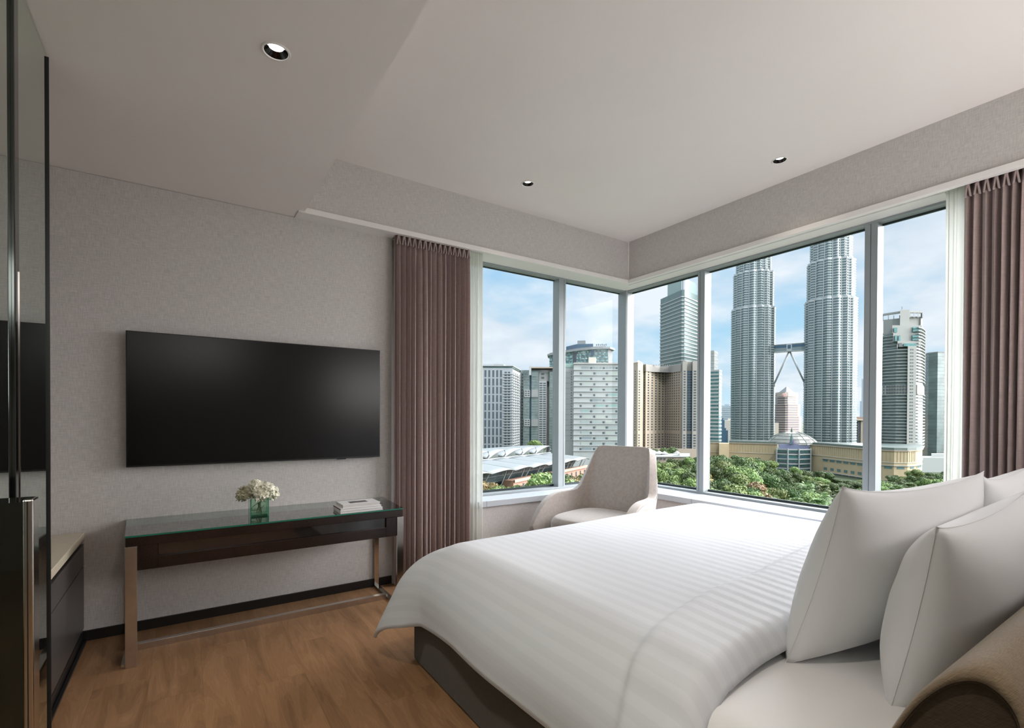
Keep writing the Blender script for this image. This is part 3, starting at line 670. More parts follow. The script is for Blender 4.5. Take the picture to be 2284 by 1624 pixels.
def bands(root, name, cols, z0, z1, step, th, out, m, close=False, back=30, dep=.5):
    P = [pt(*c) for c in cols]
    mb = MB(); ring = offs(P, out); n = int((z1 - z0) / step + .5)
    for k in range(n + 1):
        z = z0 + k * step
        for i in range(len(P) - 1):
            a, b, c, d = ring[i], ring[i + 1], P[i + 1] + (P[i + 1] - ring[i + 1]) * .2, P[i] + (P[i] - ring[i]) * .2
            mb.add([(a.x, a.y, z), (b.x, b.y, z), (c.x, c.y, z), (d.x, d.y, z), (a.x, a.y, z + th), (b.x, b.y, z + th), (c.x, c.y, z + th), (d.x, d.y, z + th)],
                   [(0, 3, 2, 1), (4, 5, 6, 7), (0, 1, 5, 4), (1, 2, 6, 5), (2, 3, 7, 6), (3, 0, 4, 7)])
    return mb.build(name, m, root)
def offs(P, out):
    r = []
    for i, p in enumerate(P):
        ns_ = []
        for a, b in ((i - 1, i), (i, i + 1)):
            if a < 0 or b >= len(P): continue
            d = (P[b] - P[a]).normalized(); ns_.append(Vector((d.y, -d.x)))
        n = sum(ns_, Vector((0, 0))).normalized(); r.append(p + n * out)
    return r
WCOUNT = {}
def windows(root, m, A, Bq, z0, z1, ss, rows, w_, h_, name='window', prot=.06):
    # ss: fractions along A->B of the window centres ; rows: z centres
    A, Bq = pt(*A), pt(*Bq); d = (Bq - A); L = d.length; d.normalize(); nrm = Vector((d.y, -d.x)); ang = math.atan2(d.y, d.x)
    o0 = Vector(root['org']); base = None; stuff = MB()
    for s in ss:
        for z in rows:
            c = A + d * (L * s) + nrm * prot; cnt = WCOUNT.get(root.name, 0)
            if cnt < 100:
                if base is None:
                    base = B(-w_ / 2, w_ / 2, -.05, .15, -h_ / 2, h_ / 2).build(name, m); o = base; del o['org']
                else: o = base.copy(); COL.objects.link(o)
                o.parent = root; o.location = Vector((c.x, c.y, z)) - o0; o.rotation_euler = (0, 0, ang); WCOUNT[root.name] = cnt + 1
            else:
                a = c - d * (w_ / 2); b = c + d * (w_ / 2); q = nrm * .05
                stuff.add([(a.x + q.x, a.y + q.y, z - h_ / 2), (b.x + q.x, b.y + q.y, z - h_ / 2), (b.x - q.x, b.y - q.y, z - h_ / 2), (a.x - q.x, a.y - q.y, z - h_ / 2), (a.x + q.x, a.y + q.y, z + h_ / 2), (b.x + q.x, b.y + q.y, z + h_ / 2), (b.x - q.x, b.y - q.y, z + h_ / 2), (a.x - q.x, a.y - q.y, z + h_ / 2)],
                          [(0, 3, 2, 1), (4, 5, 6, 7), (0, 1, 5, 4), (1, 2, 6, 5), (2, 3, 7, 6), (3, 0, 4, 7)])
    if stuff.v: stuff.build(name, m, root)['kind'] = 'stuff'
C_ = {}
def mc(name, col, rough=.6, **k):
    if name not in C_: C_[name] = mat(name, tuple(c * .62 for c in col), rough, **k)
    return C_[name]
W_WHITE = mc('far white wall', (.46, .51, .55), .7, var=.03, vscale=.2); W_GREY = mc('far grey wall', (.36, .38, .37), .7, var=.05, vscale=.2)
W_BEIGE = mc('far beige wall', (.50, .42, .33), .75, var=.05, vscale=.15); W_DARK = mc('far dark window', (.11, .135, .15), .25)
W_GLASS = mc('far green glazing', (.20, .29, .28), .22, metal=.3, var=.12, vscale=.3); W_LEDGE = mc('far white ledge', (.50, .53, .53), .55)
W_TEAL = mc('far teal glazing', (.12, .30, .30), .2, metal=.3, var=.3, vscale=.5); W_BLUE = mc('far blue glazing', (.10, .20, .30), .2, metal=.3, var=.1, vscale=.1)
def bldg(label, cols, name='apartment_building', cat='building'): return thing(name, label, cat, foot(cols))
def fr(px, a, b): return (px - a) / (b - a)
# --- white apartment block at the left
def b1():
    d = 400; t_ = bldg('white apartment block with tall window columns, leftmost in the left window', [(1040, d), (1143, d)])
    Z = lambda y: zt(1100, y, d)
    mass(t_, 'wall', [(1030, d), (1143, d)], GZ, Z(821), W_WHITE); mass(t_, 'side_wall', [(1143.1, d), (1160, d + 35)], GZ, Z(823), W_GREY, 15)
    mass(t_, 'roof_terrace', [(1030, d + 1), (1143, d + 1), (1158, d + 30)], Z(821), Z(816), W_GLASS, 12)
    mass(t_, 'roof_slab', [(1028, d - 1), (1144, d - 1), (1161, d + 34)], Z(817), Z(815.5), W_LEDGE, 20)
    mass(t_, 'penthouse', [(1100, d + 6), (1123, d + 6), (1132, d + 20)], Z(815), Z(811), W_GREY, 10)
    mass(t_, 'penthouse', [(1040, d + 30), (1100, d + 30)], Z(815), Z(803), W_WHITE, 10); mass(t_, 'penthouse', [(1100.5, d + 30), (1111, d + 30)], Z(815), Z(803), W_LEDGE, 10)
    k = d / FPX
    cs = [fr(x, 1030, 1143) for x in (1074, 1082.4, 1091, 1100, 1108.6, 1117)]
    windows(t_, W_DARK, (1030, d), (1143, d), 0, 0, cs, [Z(833.7 + 18.5 * i) for i in range(10)], 4.4 * k, 15.5 * k)
    m = MB()
    windows(t_, W_DARK, (1030, d), (1143, d), 0, 0, [fr(x, 1030, 1143) for x in (1127.5, 1135)], [Z(831 + 6.15 * i) for i in range(29)], 5.2 * k, 3.4 * k)
    windows(t_, W_DARK, (1143.1, d), (1160, d + 35), 0, 0, [.12, .35, .6, .85], [Z(832 + 6.1 * i) for i in range(29)], 2.6, 1.4)
    for x in (1078, 1087, 1095.5, 1104.5, 1113):
        pass
    bands(t_, 'spandrel_line', [(1030, d), (1121.5, d)], Z(824.5 + 18.5 * 10), Z(824.5), 18.5 * k, .35, .12, W_LEDGE)
    bands(t_, 'balcony_edge', [(1122.5, d), (1143, d), (1158, d + 31)], Z(835 + 6.15 * 28), Z(835), 6.15 * k, .5, .7, W_LEDGE)
b1()
def b2():
    d = 460; t_ = bldg('grey green glazed residential tower with balconies in the left window', [(1160, d), (1240, d)]); Z = lambda y: zt(1200, y, d); k = d / FPX
    mass(t_, 'wall', [(1156, d + 8), (1245, d + 8)], GZ, Z(824), W_GREY, 20)
    gg = mc('b2 glass', (.21, .29, .28), .3, var=.25, vscale=.25)
    for a, b, top in ((1167, 1181, 826), (1185, 1201, 827), (1225, 1246, 829)):
        mass(t_, 'glass_bay', [(a, d), (b, d)], GZ, Z(top), gg, 8)
        bands(t_, 'floor_edge', [(a, d), (b, d)], Z(1010), Z(top + 6), 6.1 * k, .4, .25, W_GREY)
    mass(t_, 'dark_recess', [(1181, d + 5), (1185, d + 5)], GZ, Z(822), W_BLUE, 3)
    mass(t_, 'white_bay', [(1201.5, d + 1), (1219, d + 1)], GZ, Z(850), W_LEDGE, 8); mass(t_, 'upper_bay', [(1201.5, d + 2), (1224, d + 2)], Z(850), Z(825), W_GREY, 8)
    windows(t_, W_DARK, (1201.5, d + 1), (1219, d + 1), 0, 0, [.27, .73], [Z(855 + 5.05 * i) for i in range(30)], 6.6 * k, 2.9 * k)
    windows(t_, W_DARK, (1201.5, d + 2), (1224, d + 2), 0, 0, [.38], [Z(834), Z(842.5)], 7 * k, 4.5 * k)
    windows(t_, W_DARK, (1156, d + 8), (1167, d + 8), 0, 0, [.35, .8], [Z(834 + 7 * i) for i in range(25)], 1.1, 1.4)
    for a, b in ((870, 886), (935, 951)):
        mass(t_, 'balcony_grid', [(1169, d - 1), (1182, d - 1)], Z(b), Z(a), W_LEDGE, 2); windows(t_, W_DARK, (1169, d - 1), (1182, d - 1), 0, 0, [.3, .75], [Z(a + 3 + 4.6 * i) for i in range(3)], 4.4 * k, 2.4 * k)
        mass(t_, 'balcony_grid', [(1185, d - 1), (1200, d - 1)], Z(b), Z(a), W_GREY, 2)
    mass(t_, 'roof_canopy', [(1180, d - 4), (1250, d - 4)], Z(822), Z(819.5), W_BEIGE, 22)
    mass(t_, 'roof_fin', [(1179.5, d - 5), (1184.5, d - 5)], Z(838), Z(818), W_LEDGE, 2)
b2()
def b4():
    cols = [(1225, 640), (1263, 610), (1290, 592), (1320, 580), (1345, 574), (1356, 573)]; d = 590
    t_ = bldg('curved hotel tower top with teal windows behind the grey panelled block', cols, 'hotel_tower'); Z = lambda y: zt(1320, y, d)
    z1 = Z(783)
    g = mc('teal panes', (.22, .36, .36), .25, var=.0); t = g.node_tree; p = t.nodes['Principled BSDF']
    br = nn(t, 'ShaderNodeTexVoronoi'); br.feature = 'F1'; br.distance = 'CHEBYCHEV'; tc = nn(t, 'ShaderNodeTexCoord'); lk(t, tc.outputs['Object'], br.inputs['Vector']); br.inputs['Scale'].default_value = .5; br.inputs['Randomness'].default_value = .15
    lk(t, ramp(t, br.outputs['Color'], [(.3, (.08, .17, .18)), (.6, (.22, .38, .38)), (.85, (.50, .68, .66))]), p.inputs['Base Color'])
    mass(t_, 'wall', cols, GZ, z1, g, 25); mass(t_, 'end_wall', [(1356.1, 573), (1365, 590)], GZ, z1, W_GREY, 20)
    bands(t_, 'floor_line', cols, z1 - 18 * 3.6, z1 - 3.6, 3.6, .5, .5, W_GREY)
    mass(t_, 'dark_recess', [(1277, 598), (1285, 595)], GZ, z1 - 1, W_DARK, 3); mass(t_, 'dark_recess', [(1317, 579), (1325, 577)], Z(795), z1 - 1, W_BLUE, 3)
    P = [pt(*c) for c in cols + [(1364, 586)]]; r = offs(P, 3.5); m = MB(); m.prism([tuple(p) for p in r] + [tuple(P[-1] + FH * 25), tuple(P[0] + FH * 25)], z1, z1 + 2.2); m.build('roof_cornice', W_LEDGE, t_)
    mass(t_, 'roof_cornice_upper', [(1225, 642), (1263, 612), (1290, 594), (1320, 582), (1350, 577)], z1 + 2.2, z1 + 4, W_GREY, 20)
    mass(t_, 'penthouse', [(1262, 622), (1285, 600), (1322, 596)], z1 + 4, z1 + 9.5, W_BLUE, 15); mass(t_, 'lift_house', [(1287, 605), (1305, 603)], z1 + 9.5, z1 + 14.5, W_GREY, 8)
    for i in range(6): mass(t_, 'sign_letter', [(1328.5 + i * 4.2, 578), (1330.8 + i * 4.2, 578)], z1 + 4.6, z1 + 6.2 + .5 * (i % 2), W_DARK, .5)
b4()
def b5():
    d = 330; t_ = bldg('pale panelled apartment slab with white floor lines behind the armchair', [(1262, d), (1388, d)]); Z = lambda y: zt(1330, y, d); k = d / FPX
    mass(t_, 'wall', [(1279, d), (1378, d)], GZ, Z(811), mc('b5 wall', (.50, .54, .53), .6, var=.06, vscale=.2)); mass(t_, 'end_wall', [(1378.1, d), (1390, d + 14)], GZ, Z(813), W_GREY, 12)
    mass(t_, 'blank_wall', [(1240, d + 6), (1278.5, d + 6)], GZ, Z(820), mc('b5 blank', (.55, .57, .55), .7), 15); mass(t_, 'green_parapet', [(1240, d + 6.3), (1278.5, d + 6.3)], Z(820), Z(809), mc('pale green', (.36, .52, .46), .5), 15)
    bands(t_, 'blank_wall_joint', [(1240, d + 6), (1278.5, d + 6)], Z(985), Z(824), 11.9 * k, .25, .05, W_GREY)
    windows(t_, W_DARK, (1240, d + 6), (1278.5, d + 6), 0, 0, [fr(1274, 1240, 1278.5)], [Z(827 + 6.05 * i) for i in range(26)], .5, .8)
    bands(t_, 'floor_line', [(1278.5, d), (1378.3, d), (1390, d + 14)], Z(826 + 12.05 * 15), Z(826), 12.05 * k, .7, .7, W_LEDGE)
    tint = [mc('panel a', (.42, .50, .48), .3), mc('panel b', (.50, .57, .52), .3), mc('panel c', (.30, .37, .38), .3), mc('panel d', (.34, .50, .47), .3)]; rr = random.Random(4)
    for i in range(16):
        zc = Z(821.5 + 12.05 * i); odd = i % 2
        wn = (1315 + 3, 1346, 1374.5) if not odd else (1295, 1325, 1353)
        pn = ((1296, 1313), (1321, 1342), (1350, 1371)) if not odd else ((1300, 1320), (1329, 1349), (1357, 1377))
        windows(t_, W_DARK, (1279, d), (1378, d), 0, 0, [fr(x, 1279, 1378) for x in wn], [zc - .3], 4.6 * k, 7.2 * k)
        for a, b in pn:
            if i in (0,): windows(t_, tint[2], (a, d), (b, d), 0, 0, [.15, .5, .85], [zc], 1.5, 2.2, 'glazing_panel')
            elif rr.random() < .25: windows(t_, tint[2], (a, d), (b, d), 0, 0, [.15, .5, .85], [zc - .4], 1.4, 1.6, 'glazing_panel')
            mass(t_, 'glazing_panel', [(a, d - .3), (b, d - .3)], Z(821.5 + 12.05 * i + 4.2), Z(821.5 + 12.05 * i - 4.2), tint[rr.choice((0, 0, 1, 1, 2, 3, 0))], .2) if rr.random() < .75 and i else None
    mass(t_, 'roof_terrace', [(1280, d + 4), (1376, d + 4)], Z(811), Z(807.5), W_BEIGE, 15); mass(t_, 'stair_box', [(1312, d + 3), (1329, d + 3)], Z(809), Z(796), mc('cream box', (.68, .64, .55), .7), 8)
    mass(t_, 'roof_parapet', [(1278, d - 1), (1379, d - 1), (1391, d + 13)], Z(812.5), Z(810.5), W_LEDGE, 2)
b5()
# --- convention hall with winged white roof
def hall():
    A = pp(1062, 1062, 190); E = pp(1316, 1023.5, 278); A2 = Vector((A.x, A.y)); E2 = Vector((E.x, E.y)); ax = (E2 - A2).normalized(); bk = Vector((-ax.y, ax.x))
    if bk.dot(FH) < 0: bk = -bk
    t_ = thing('exhibition_hall', 'long exhibition hall with white winged roof and sloping glass wall', 'building', (A2.x, A2.y, GZ))
    mw = mc('white roof membrane', (.27, .30, .30), .5); mcr = mc('cream roof membrane', (.27, .275, .23), .5); mdk = mc('clerestory glazing', (.20, .24, .22), .3); mb_ = mc('hall glazing', (.09, .13, .14), .2, metal=.2, var=.2, vscale=.3); salmon = mc('salmon wall', (.60, .35, .25), .8, var=.05, vscale=.2)
    def on(px):  # distance along axis where the pixel column meets it
        P = pt(px, 1); # ray dir in plan
        den = P.x * ax.y - P.y * ax.x; s = (A2.y * P.x - A2.x * P.y); return -s / (P.x * ax.y - P.y * ax.x) if den else 0
    cus = [on(x) for x in (1000, 1045, 1099, 1152, 1191, 1225, 1260, 1288, 1316)]
    zE0, zE1 = A.z, E.z
    L = (E2 - A2).length
    def ze(s): return zE0 + (zE1 - zE0) * s / L
    def pos(s, b, z): p = A2 + ax * s + bk * b; return (p.x, p.y, z)
    for k in range(len(cus) - 1):
        s0, s1 = cus[k], cus[k + 1]
        def low(u, v):
            s = s0 + (s1 - s0) * u; z = ze(s) + .55 * math.sin(PI * u) * 2 * (1 - v) - .2 + 2.2 * (v ** .8) + .5 * math.sin(PI * u) * v; return pos(s, 24 * v - 1.5 * math.sin(PI * u) * (1 - v), z)
        MB().grid(low, 14, 6).build('canopy', mcr if k < 2 else mw, t_, smooth=True, solid=.35)
        # upper wing
        b0 = 26; zg = ze(s0) + 2.4; zg1 = ze(s1) + 2.4; zp = ze(s1) + 6.3
        def up(u, v):
            s = s0 + (s1 - s0) * u; zf = zg + (zp - zg) * u + .8 * math.sin(PI * u); zb = ze(s) + 4.7
            return pos(s, b0 + 30 * v, zf + (zb - zf) * v + .5 * math.sin(PI * v))
        MB().grid(up, 8, 5).build('roof_wing', mw, t_, smooth=True, solid=.4)
        m = MB(); m.add([pos(s0, b0 + 2, zg), pos(s1 - .3, b0 + 4, zg1), pos(s1 - .3, b0 + 4, zp - .5)], [(0, 1, 2)]); m.build('clerestory', mdk, t_, solid=.2)
        m = MB(); m.tube([pos(s1 - .4, b0 + 1, zg1 - .3), pos(s1 + .2, b0 - .5, (zg1 + zp) / 2), pos(s1 - .2, b0, zp)], .35, 6); m.build('wing_rim', mw, t_)
        m = MB(); m.box(0, 0, 0, 0, 0, 0); m = MB(); m.add([pos(s0, 23, zg - 1.6), pos(s1, 23, zg1 - 1.6), pos(s1, 25.5, zg1 + .2), pos(s0, 25.5, zg + .2)], [(0, 1, 2, 3)]); m.build('gutter', W_GREY, t_, solid=.3)
        # struts
        for ds in (-2.6, 2.6):
            MB().tube([pos(s1 + ds * .35, 9, ze(s1) - 11), pos(s1 + ds, 3.5, ze(s1) - .6)], .28, 6).build('strut', W_LEDGE, t_)
    s0, s1 = cus[0], cus[-1] - 5
    m = MB(); m.add([pos(s0, 13, -36), pos(s1, 13, -33), pos(s1, 5.5, ze(s1) + .2), pos(s0, 5.5, ze(s0) + .2)], [(0, 1, 2, 3)]); m.build('glass_wall', mb_, t_, solid=.3)
    m = MB(); n = 110
    for i in range(n):
        s = s0 + (s1 - s0) * i / n; m.tube([pos(s, 12.6, -36 + 3 * i / n), pos(s, 5.2, ze(s) + .1)], .085, 4)
    for q in (.2, .4, .6, .8):
        m.tube([pos(s0, 12.6 + (5.2 - 12.6) * q, -36 + (ze(s0) + 36) * q), pos(s1, 12.6 + (5.2 - 12.6) * q, -33 + (ze(s1) + 33) * q)], .08, 4)
    m.build('mullion_grid', W_LEDGE, t_)
    sa, sb = on(1150), cus[-1] + 2
    m = MB(); p = [pos(sa, 1, 0), pos(sb, 3, 0), pos(sb, 40, 0), pos(sa, 40, 0)]; 
    m.add([pos(sa, 1, GZ), pos(sb, 3, GZ), pos(sb, 12, GZ), pos(sa, 12, GZ), pos(sa, 1, -26.5), pos(sb, 3, -26.5), pos(sb, 6, -26.5), pos(sa, 6, -26.5)], [(0, 3, 2, 1), (4, 5, 6, 7), (0, 1, 5, 4), (1, 2, 6, 5), (2, 3, 7, 6), (3, 0, 4, 7)]); m.build('podium', salmon, t_)
    m = MB(); m.add([pos(sa, .2, -27.3), pos(sb, 2.2, -27.3), pos(sb, 2.2, -26.0), pos(sa, .2, -26.0), pos(sa, 1.2, -27.3), pos(sb, 3.2, -27.3), pos(sb, 3.2, -26.0), pos(sa, 1.2, -26.0)], [(0, 1, 2, 3), (3, 2, 6, 7), (0, 4, 5, 1)]); m.build('podium_rail', mc('salmon rail', (.72, .46, .36), .7), t_)
    for i in range(14):
        s = sa + (sb - sa) * (i + .5) / 14; q = i / 14; zc = -29.8; b = 1 + 2 * q
        m = MB(); m.add([pos(s - .6, b - .1, zc - 1.3), pos(s + .6, b - .1, zc - 1.3), pos(s + .6, b - .1, zc + 1.3), pos(s - .6, b - .1, zc + 1.3), pos(s - .6, b + .1, zc - 1.3), pos(s + .6, b + .1, zc - 1.3), pos(s + .6, b + .1, zc + 1.3), pos(s - .6, b + .1, zc + 1.3)], [(0, 3, 2, 1), (4, 5, 6, 7), (0, 1, 5, 4), (1, 2, 6, 5), (2, 3, 7, 6), (3, 0, 4, 7)]); m.build('podium_window', W_DARK, t_)
hall()
# --- beige hotel
def b6():
    t_ = bldg('beige stone hotel with grid of small windows right of the corner post', [(1409, 395), (1556, 396)], 'hotel_building'); k = 395 / FPX
    Z = lambda y, d=396: zt(1480, y, d)
    bright = mc('warm stone', (.66, .55, .42), .75, var=.05, vscale=.1); grey = mc('grey stone', (.42, .40, .36), .75, var=.05, vscale=.1)
    mass(t_, 'corner_tower', [(1409.5, 398), (1422, 392), (1434, 398)], GZ, Z(810), bright, 12)
    P = poly([(1409, 398), (1422, 391.5), (1434.5, 398)], 12); MB().prism([tuple(p) for p in P], Z(810), Z(802.5), .1).build('pyramid_roof', grey, t_)
    mass(t_, 'wing', [(1434.2, 402), (1440, 398), (1481, 420)], GZ, Z(816), bright, 15); mass(t_, 'wing', [(1481.2, 420), (1518, 398)], GZ, Z(816), W_BEIGE, 15)
    mass(t_, 'end_block', [(1518.2, 398), (1522, 394), (1531, 394), (1532, 397), (1543, 397), (1544, 393), (1575, 393)], GZ, Z(806), grey, 15)
    mass(t_, 'parapet_band', [(1434, 401), (1440, 397), (1481, 419), (1518, 397)], Z(828), Z(812), grey, 15)
    for i in range(16): a = 1437 + i * 5; mass(t_, 'parapet_crenel', [(a, 405 if a < 1481 else 408), (a + 1.6, 405 if a < 1481 else 408)], Z(812.5), Z(810.5), W_BEIGE, 1)
    rows = [zt(1480, 829 + 5.9 * i, 396) for i in range(31) if i != 23]
    windows(t_, W_DARK, (1409.5, 398), (1422, 392), 0, 0, [.55], rows, .9, 1.0); windows(t_, W_DARK, (1422, 392), (1434, 398), 0, 0, [.28], rows, 1.9, 1.1)
    windows(t_, W_DARK, (1440, 398), (1481, 420), 0, 0, [.13, .33, .53, .73, .92], rows, 2.2, 1.15); windows(t_, W_DARK, (1434.2, 402), (1440, 398), 0, 0, [.5], rows, 1.0, 1.3)
    windows(t_, W_DARK, (1481.2, 420), (1518, 398), 0, 0, [.1, .24, .37, .50, .63, .76, .90], rows, 1.15, 1.15)
    windows(t_, W_DARK, (1522, 394), (1531, 394), 0, 0, [.5], rows, 1.6, 1.2); windows(t_, W_BLUE, (1532, 397), (1543, 397), 0, 0, [.25, .75], rows, 1.7, 1.6); windows(t_, W_DARK, (1544, 393), (1556, 393), 0, 0, [.45], rows, 2.0, 1.2)
    mass(t_, 'podium', [(1405, 388), (1556, 388)], GZ, Z(1000), W_BEIGE, 5)
b6()
def terrace():
    t_ = thing('pool_terrace', 'beige garden terrace with pale edge below the stone hotel', 'terrace', foot([(1420, 330), (1545, 330)]))
    mass(t_, 'terrace_wall', [(1400, 330), (1538, 332)], GZ, zt(1480, 1019, 330), W_BEIGE, 30); mass(t_, 'terrace_edge', [(1399, 329), (1539, 331)], zt(1480, 1020, 330), zt(1480, 1018, 330), W_LEDGE, 31)
    windows(t_, W_DARK, (1445, 330), (1500, 331), 0, 0, [.1, .25, .4, .55, .7], [zt(1480, 1024, 330)], 1.2, 1.2, 'arch_opening')
    z0 = zt(1480, 1018, 330); mu = mc('white canvas', (.5, .49, .46), .7)
    for i, (px, r, py, d) in enumerate(((1458, 3.6, 1004, 345), (1470, 3.4, 1005, 345), (1482, 3.0, 1006, 348), (1510, 2.6, 1005, 338), (1516, 1.6, 1010, 335))):
        P = pp(px, py, d); lab = ['white canvas tent leftmost on the hotel terrace', 'middle white canvas tent on the hotel terrace', 'right white canvas tent on the hotel terrace', 'white parasol right of the terrace tents', 'small white parasol at the right end of the terrace'][i]
        u = thing('garden_parasol', lab, 'parasol', (P.x, P.y, z0), 'white parasols on the hotel terrace'); MB().lathe([(.05, 0), (r, -2.0), (r * .98, -2.15), (.05, -.25)], tuple(P), 8).build('canopy', mu, u); MB().tube([(P.x, P.y, z0), (P.x, P.y, P.z)], .08, 6).build('pole', W_GREY, u)
terrace()
# --- white banded glass office tower behind the hotel
def b7():
    cols = [(1471.5, 562), (1519, 520), (1525, 520), (1580, 566)]; t_ = bldg('tall green glass office tower with white floor bands behind the beige hotel', cols, 'office_tower', 'skyscraper')
    zt_ = zt(1522, 647, 520); mass(t_, 'glass_body', cols, GZ, zt_, W_GLASS, 30)
    bands(t_, 'floor_band', cols, zt_ - 62 * 3.95, zt_ - 7, 3.95, 1.25, .7, W_LEDGE)
    gl = mc('crown glass', (.42, .56, .54), .25, metal=.2)
    mass(t_, 'crown_base', [(1472, 563), (1519, 521), (1525, 521), (1580, 567)], zt_ - 4.5, zt_, gl, 30)
    mass(t_, 'crown_screen', [(1487, 552), (1518, 526)], zt_, zt_ + 16, gl, 1); mass(t_, 'crown_screen', [(1526, 526), (1551, 548)], zt_, zt_ + 14, gl, 1); mass(t_, 'crown_mast', [(1519.5, 522), (1522, 521)], zt_ - 4, zt_ + 16, W_LEDGE, 2)
b7()
def b8():
    t_ = bldg('stepped white and teal office block left of the twin towers', [(1565, 480), (1609, 480)], 'office_tower', 'skyscraper')
    mass(t_, 'wall', [(1555, 490), (1603, 480), (1609, 486)], GZ, zt(1600, 826, 480), W_TEAL, 20); bands(t_, 'floor_band', [(1555, 490), (1603, 480), (1609, 486)], zt(1600, 985, 480), zt(1600, 829, 480), 3.6, 1.7, .4, W_LEDGE)
    mass(t_, 'upper_block', [(1555, 500), (1592, 496), (1600, 505)], zt(1590, 830, 496), zt(1590, 782, 496), W_GREY, 12); bands(t_, 'upper_floor_line', [(1555, 500), (1592, 496), (1600, 505)], zt(1590, 826, 496), zt(1590, 788, 496), 3.6, .5, .2, W_LEDGE)
b8()
def small(label, cols, top, m, m2=None, base=GZ, step=4, extra=None, back=25, name='office_block'):
    t_ = bldg(label, cols, name); d = sum(c[1] for c in cols) / len(cols); px = cols[0][0]; z = zt(px, top, d)
    mass(t_, 'wall', cols, base, z, m, back)
    if m2: bands(t_, 'floor_line', cols, z - 24 * step, z - step, step, step * .25, .4, m2)
    mass(t_, 'roof_block', [(cols[0][0] + (cols[-1][0] - cols[0][0]) * .3, d + 5), (cols[0][0] + (cols[-1][0] - cols[0][0]) * .7, d + 5)], z, z + 3, m, 8)
    return t_
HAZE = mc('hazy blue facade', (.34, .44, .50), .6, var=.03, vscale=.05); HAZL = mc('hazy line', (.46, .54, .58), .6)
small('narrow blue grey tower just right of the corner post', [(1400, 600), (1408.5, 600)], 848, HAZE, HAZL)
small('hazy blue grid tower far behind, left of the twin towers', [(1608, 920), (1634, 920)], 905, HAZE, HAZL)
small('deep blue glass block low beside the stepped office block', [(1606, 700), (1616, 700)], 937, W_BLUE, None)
small('cream windowless slab at the foot of the left twin tower', [(1616.3, 702), (1640, 702)], 938, mc('cream slab', (.72, .68, .60), .7), None)
small('lowest dark blue glass cube before the cream slab', [(1609, 660), (1624, 660)], 960, W_BLUE, None)
t9 = small('dark ribbed block with beige frame right of the twin towers', [(1899, 620), (1922, 620)], 938, W_DARK, None)
mass(t9, 'beige_wing', [(1920, 619), (1940, 619)], GZ, zt(1920, 938, 619), W_BEIGE, 20); mass(t9, 'beige_roof', [(1896, 617), (1942, 617)], zt(1900, 938, 617), zt(1900, 934.5, 617), mc('light beige', (.70, .60, .46), .7), 24); mass(t9, 'red_roof', [(1899, 622), (1938, 622)], zt(1900, 934.5, 622), zt(1900, 930, 622), mc('red brown roof', (.36, .24, .20), .7), 20)
for q in range(5): mass(t9, 'white_rib', [(1903 + q * 3.6, 619.5), (1903.8 + q * 3.6, 619.5)], GZ, zt(1900, 939, 619), W_GREY, .5)
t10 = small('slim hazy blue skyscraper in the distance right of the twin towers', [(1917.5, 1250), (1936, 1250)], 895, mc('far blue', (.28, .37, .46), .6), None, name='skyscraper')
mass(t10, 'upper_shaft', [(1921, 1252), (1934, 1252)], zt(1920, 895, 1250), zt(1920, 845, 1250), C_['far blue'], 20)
# --- pyramid-topped tower between the twins
def b11():
    t_ = bldg('brown banded tower with pyramid roof between the twin towers', [(1723, 820), (1786, 820)], 'office_tower', 'skyscraper'); d = 800
    brown = mc('brown stone', (.50, .42, .38), .7); dk = mc('brown glazing', (.17, .15, .17), .35)
    Z = lambda y: zt(1753, y, d)
    for a, b, z0, z1, n in ((1723, 1787, 1000, 930, 0), (1725.5, 1784.5, 930, 903, 1), (1729, 1779.5, 903, 877, 2)):
        mid = (a + b) / 2 - 1; cols = [(a, d + 28), (a + 5, d + 14), (mid - 3, d - 0), (mid + 3, d - 0), (b - 5, d + 14), (b, d + 28)]
        mass(t_, 'tier', cols, Z(z0) if n else GZ, Z(z1), dk, 30); bands(t_, 'stone_band', cols, Z(z0), Z(z1 + 4) if n == 2 else Z(z1 + 1), 3.9, 2.0, .5, brown)
    cols = [(1729, d + 28), (1734, d + 13), (1750, d - 1), (1758, d - 1), (1775, d + 13), (1779.5, d + 28)]; mass(t_, 'cornice', cols, Z(884), Z(874.5), mc('pale stone', (.62, .54, .46), .7), 30)
    P = poly([(1735, d + 26), (1753, d + 6), (1773, d + 26)], 30); MB().prism([tuple(p) for p in P], Z(875), Z(859.5), .02).build('pyramid_roof', mc('roof grey green', (.10, .115, .11), .4), t_)
    mass(t_, 'low_annex', [(1719, d - 20), (1737, d - 20)], GZ, Z(943), mc('annex beige', (.56, .50, .42), .7), 20)
    P = pp(1748.5, 881, d - 6); q = Vector((-CF.x, -CF.y, 0)).normalized()
    for r, mm, off in ((3.0, mc('sign white', (.85, .82, .82), .5), 0), (2.5, mc('sign red', (.62, .10, .10), .5), .3), (1.5, mc('sign white', (.85, .82, .82), .5), .6), (.6, mc('sign red', (.62, .10, .10), .5), .9)):
        c = P + q * off; m = MB(); vs = [c + Vector((-q.y, q.x, 0)) * (r * math.cos(k * PI / 10)) + Vector((0, 0, r * math.sin(k * PI / 10))) for k in range(20)]; m.add(vs + [v - q * .3 for v in vs], [tuple(range(20))] + [(k, (k + 1) % 20, 20 + (k + 1) % 20, 20 + k) for k in range(20)]); m.build('round_emblem', mm, t_)
b11()
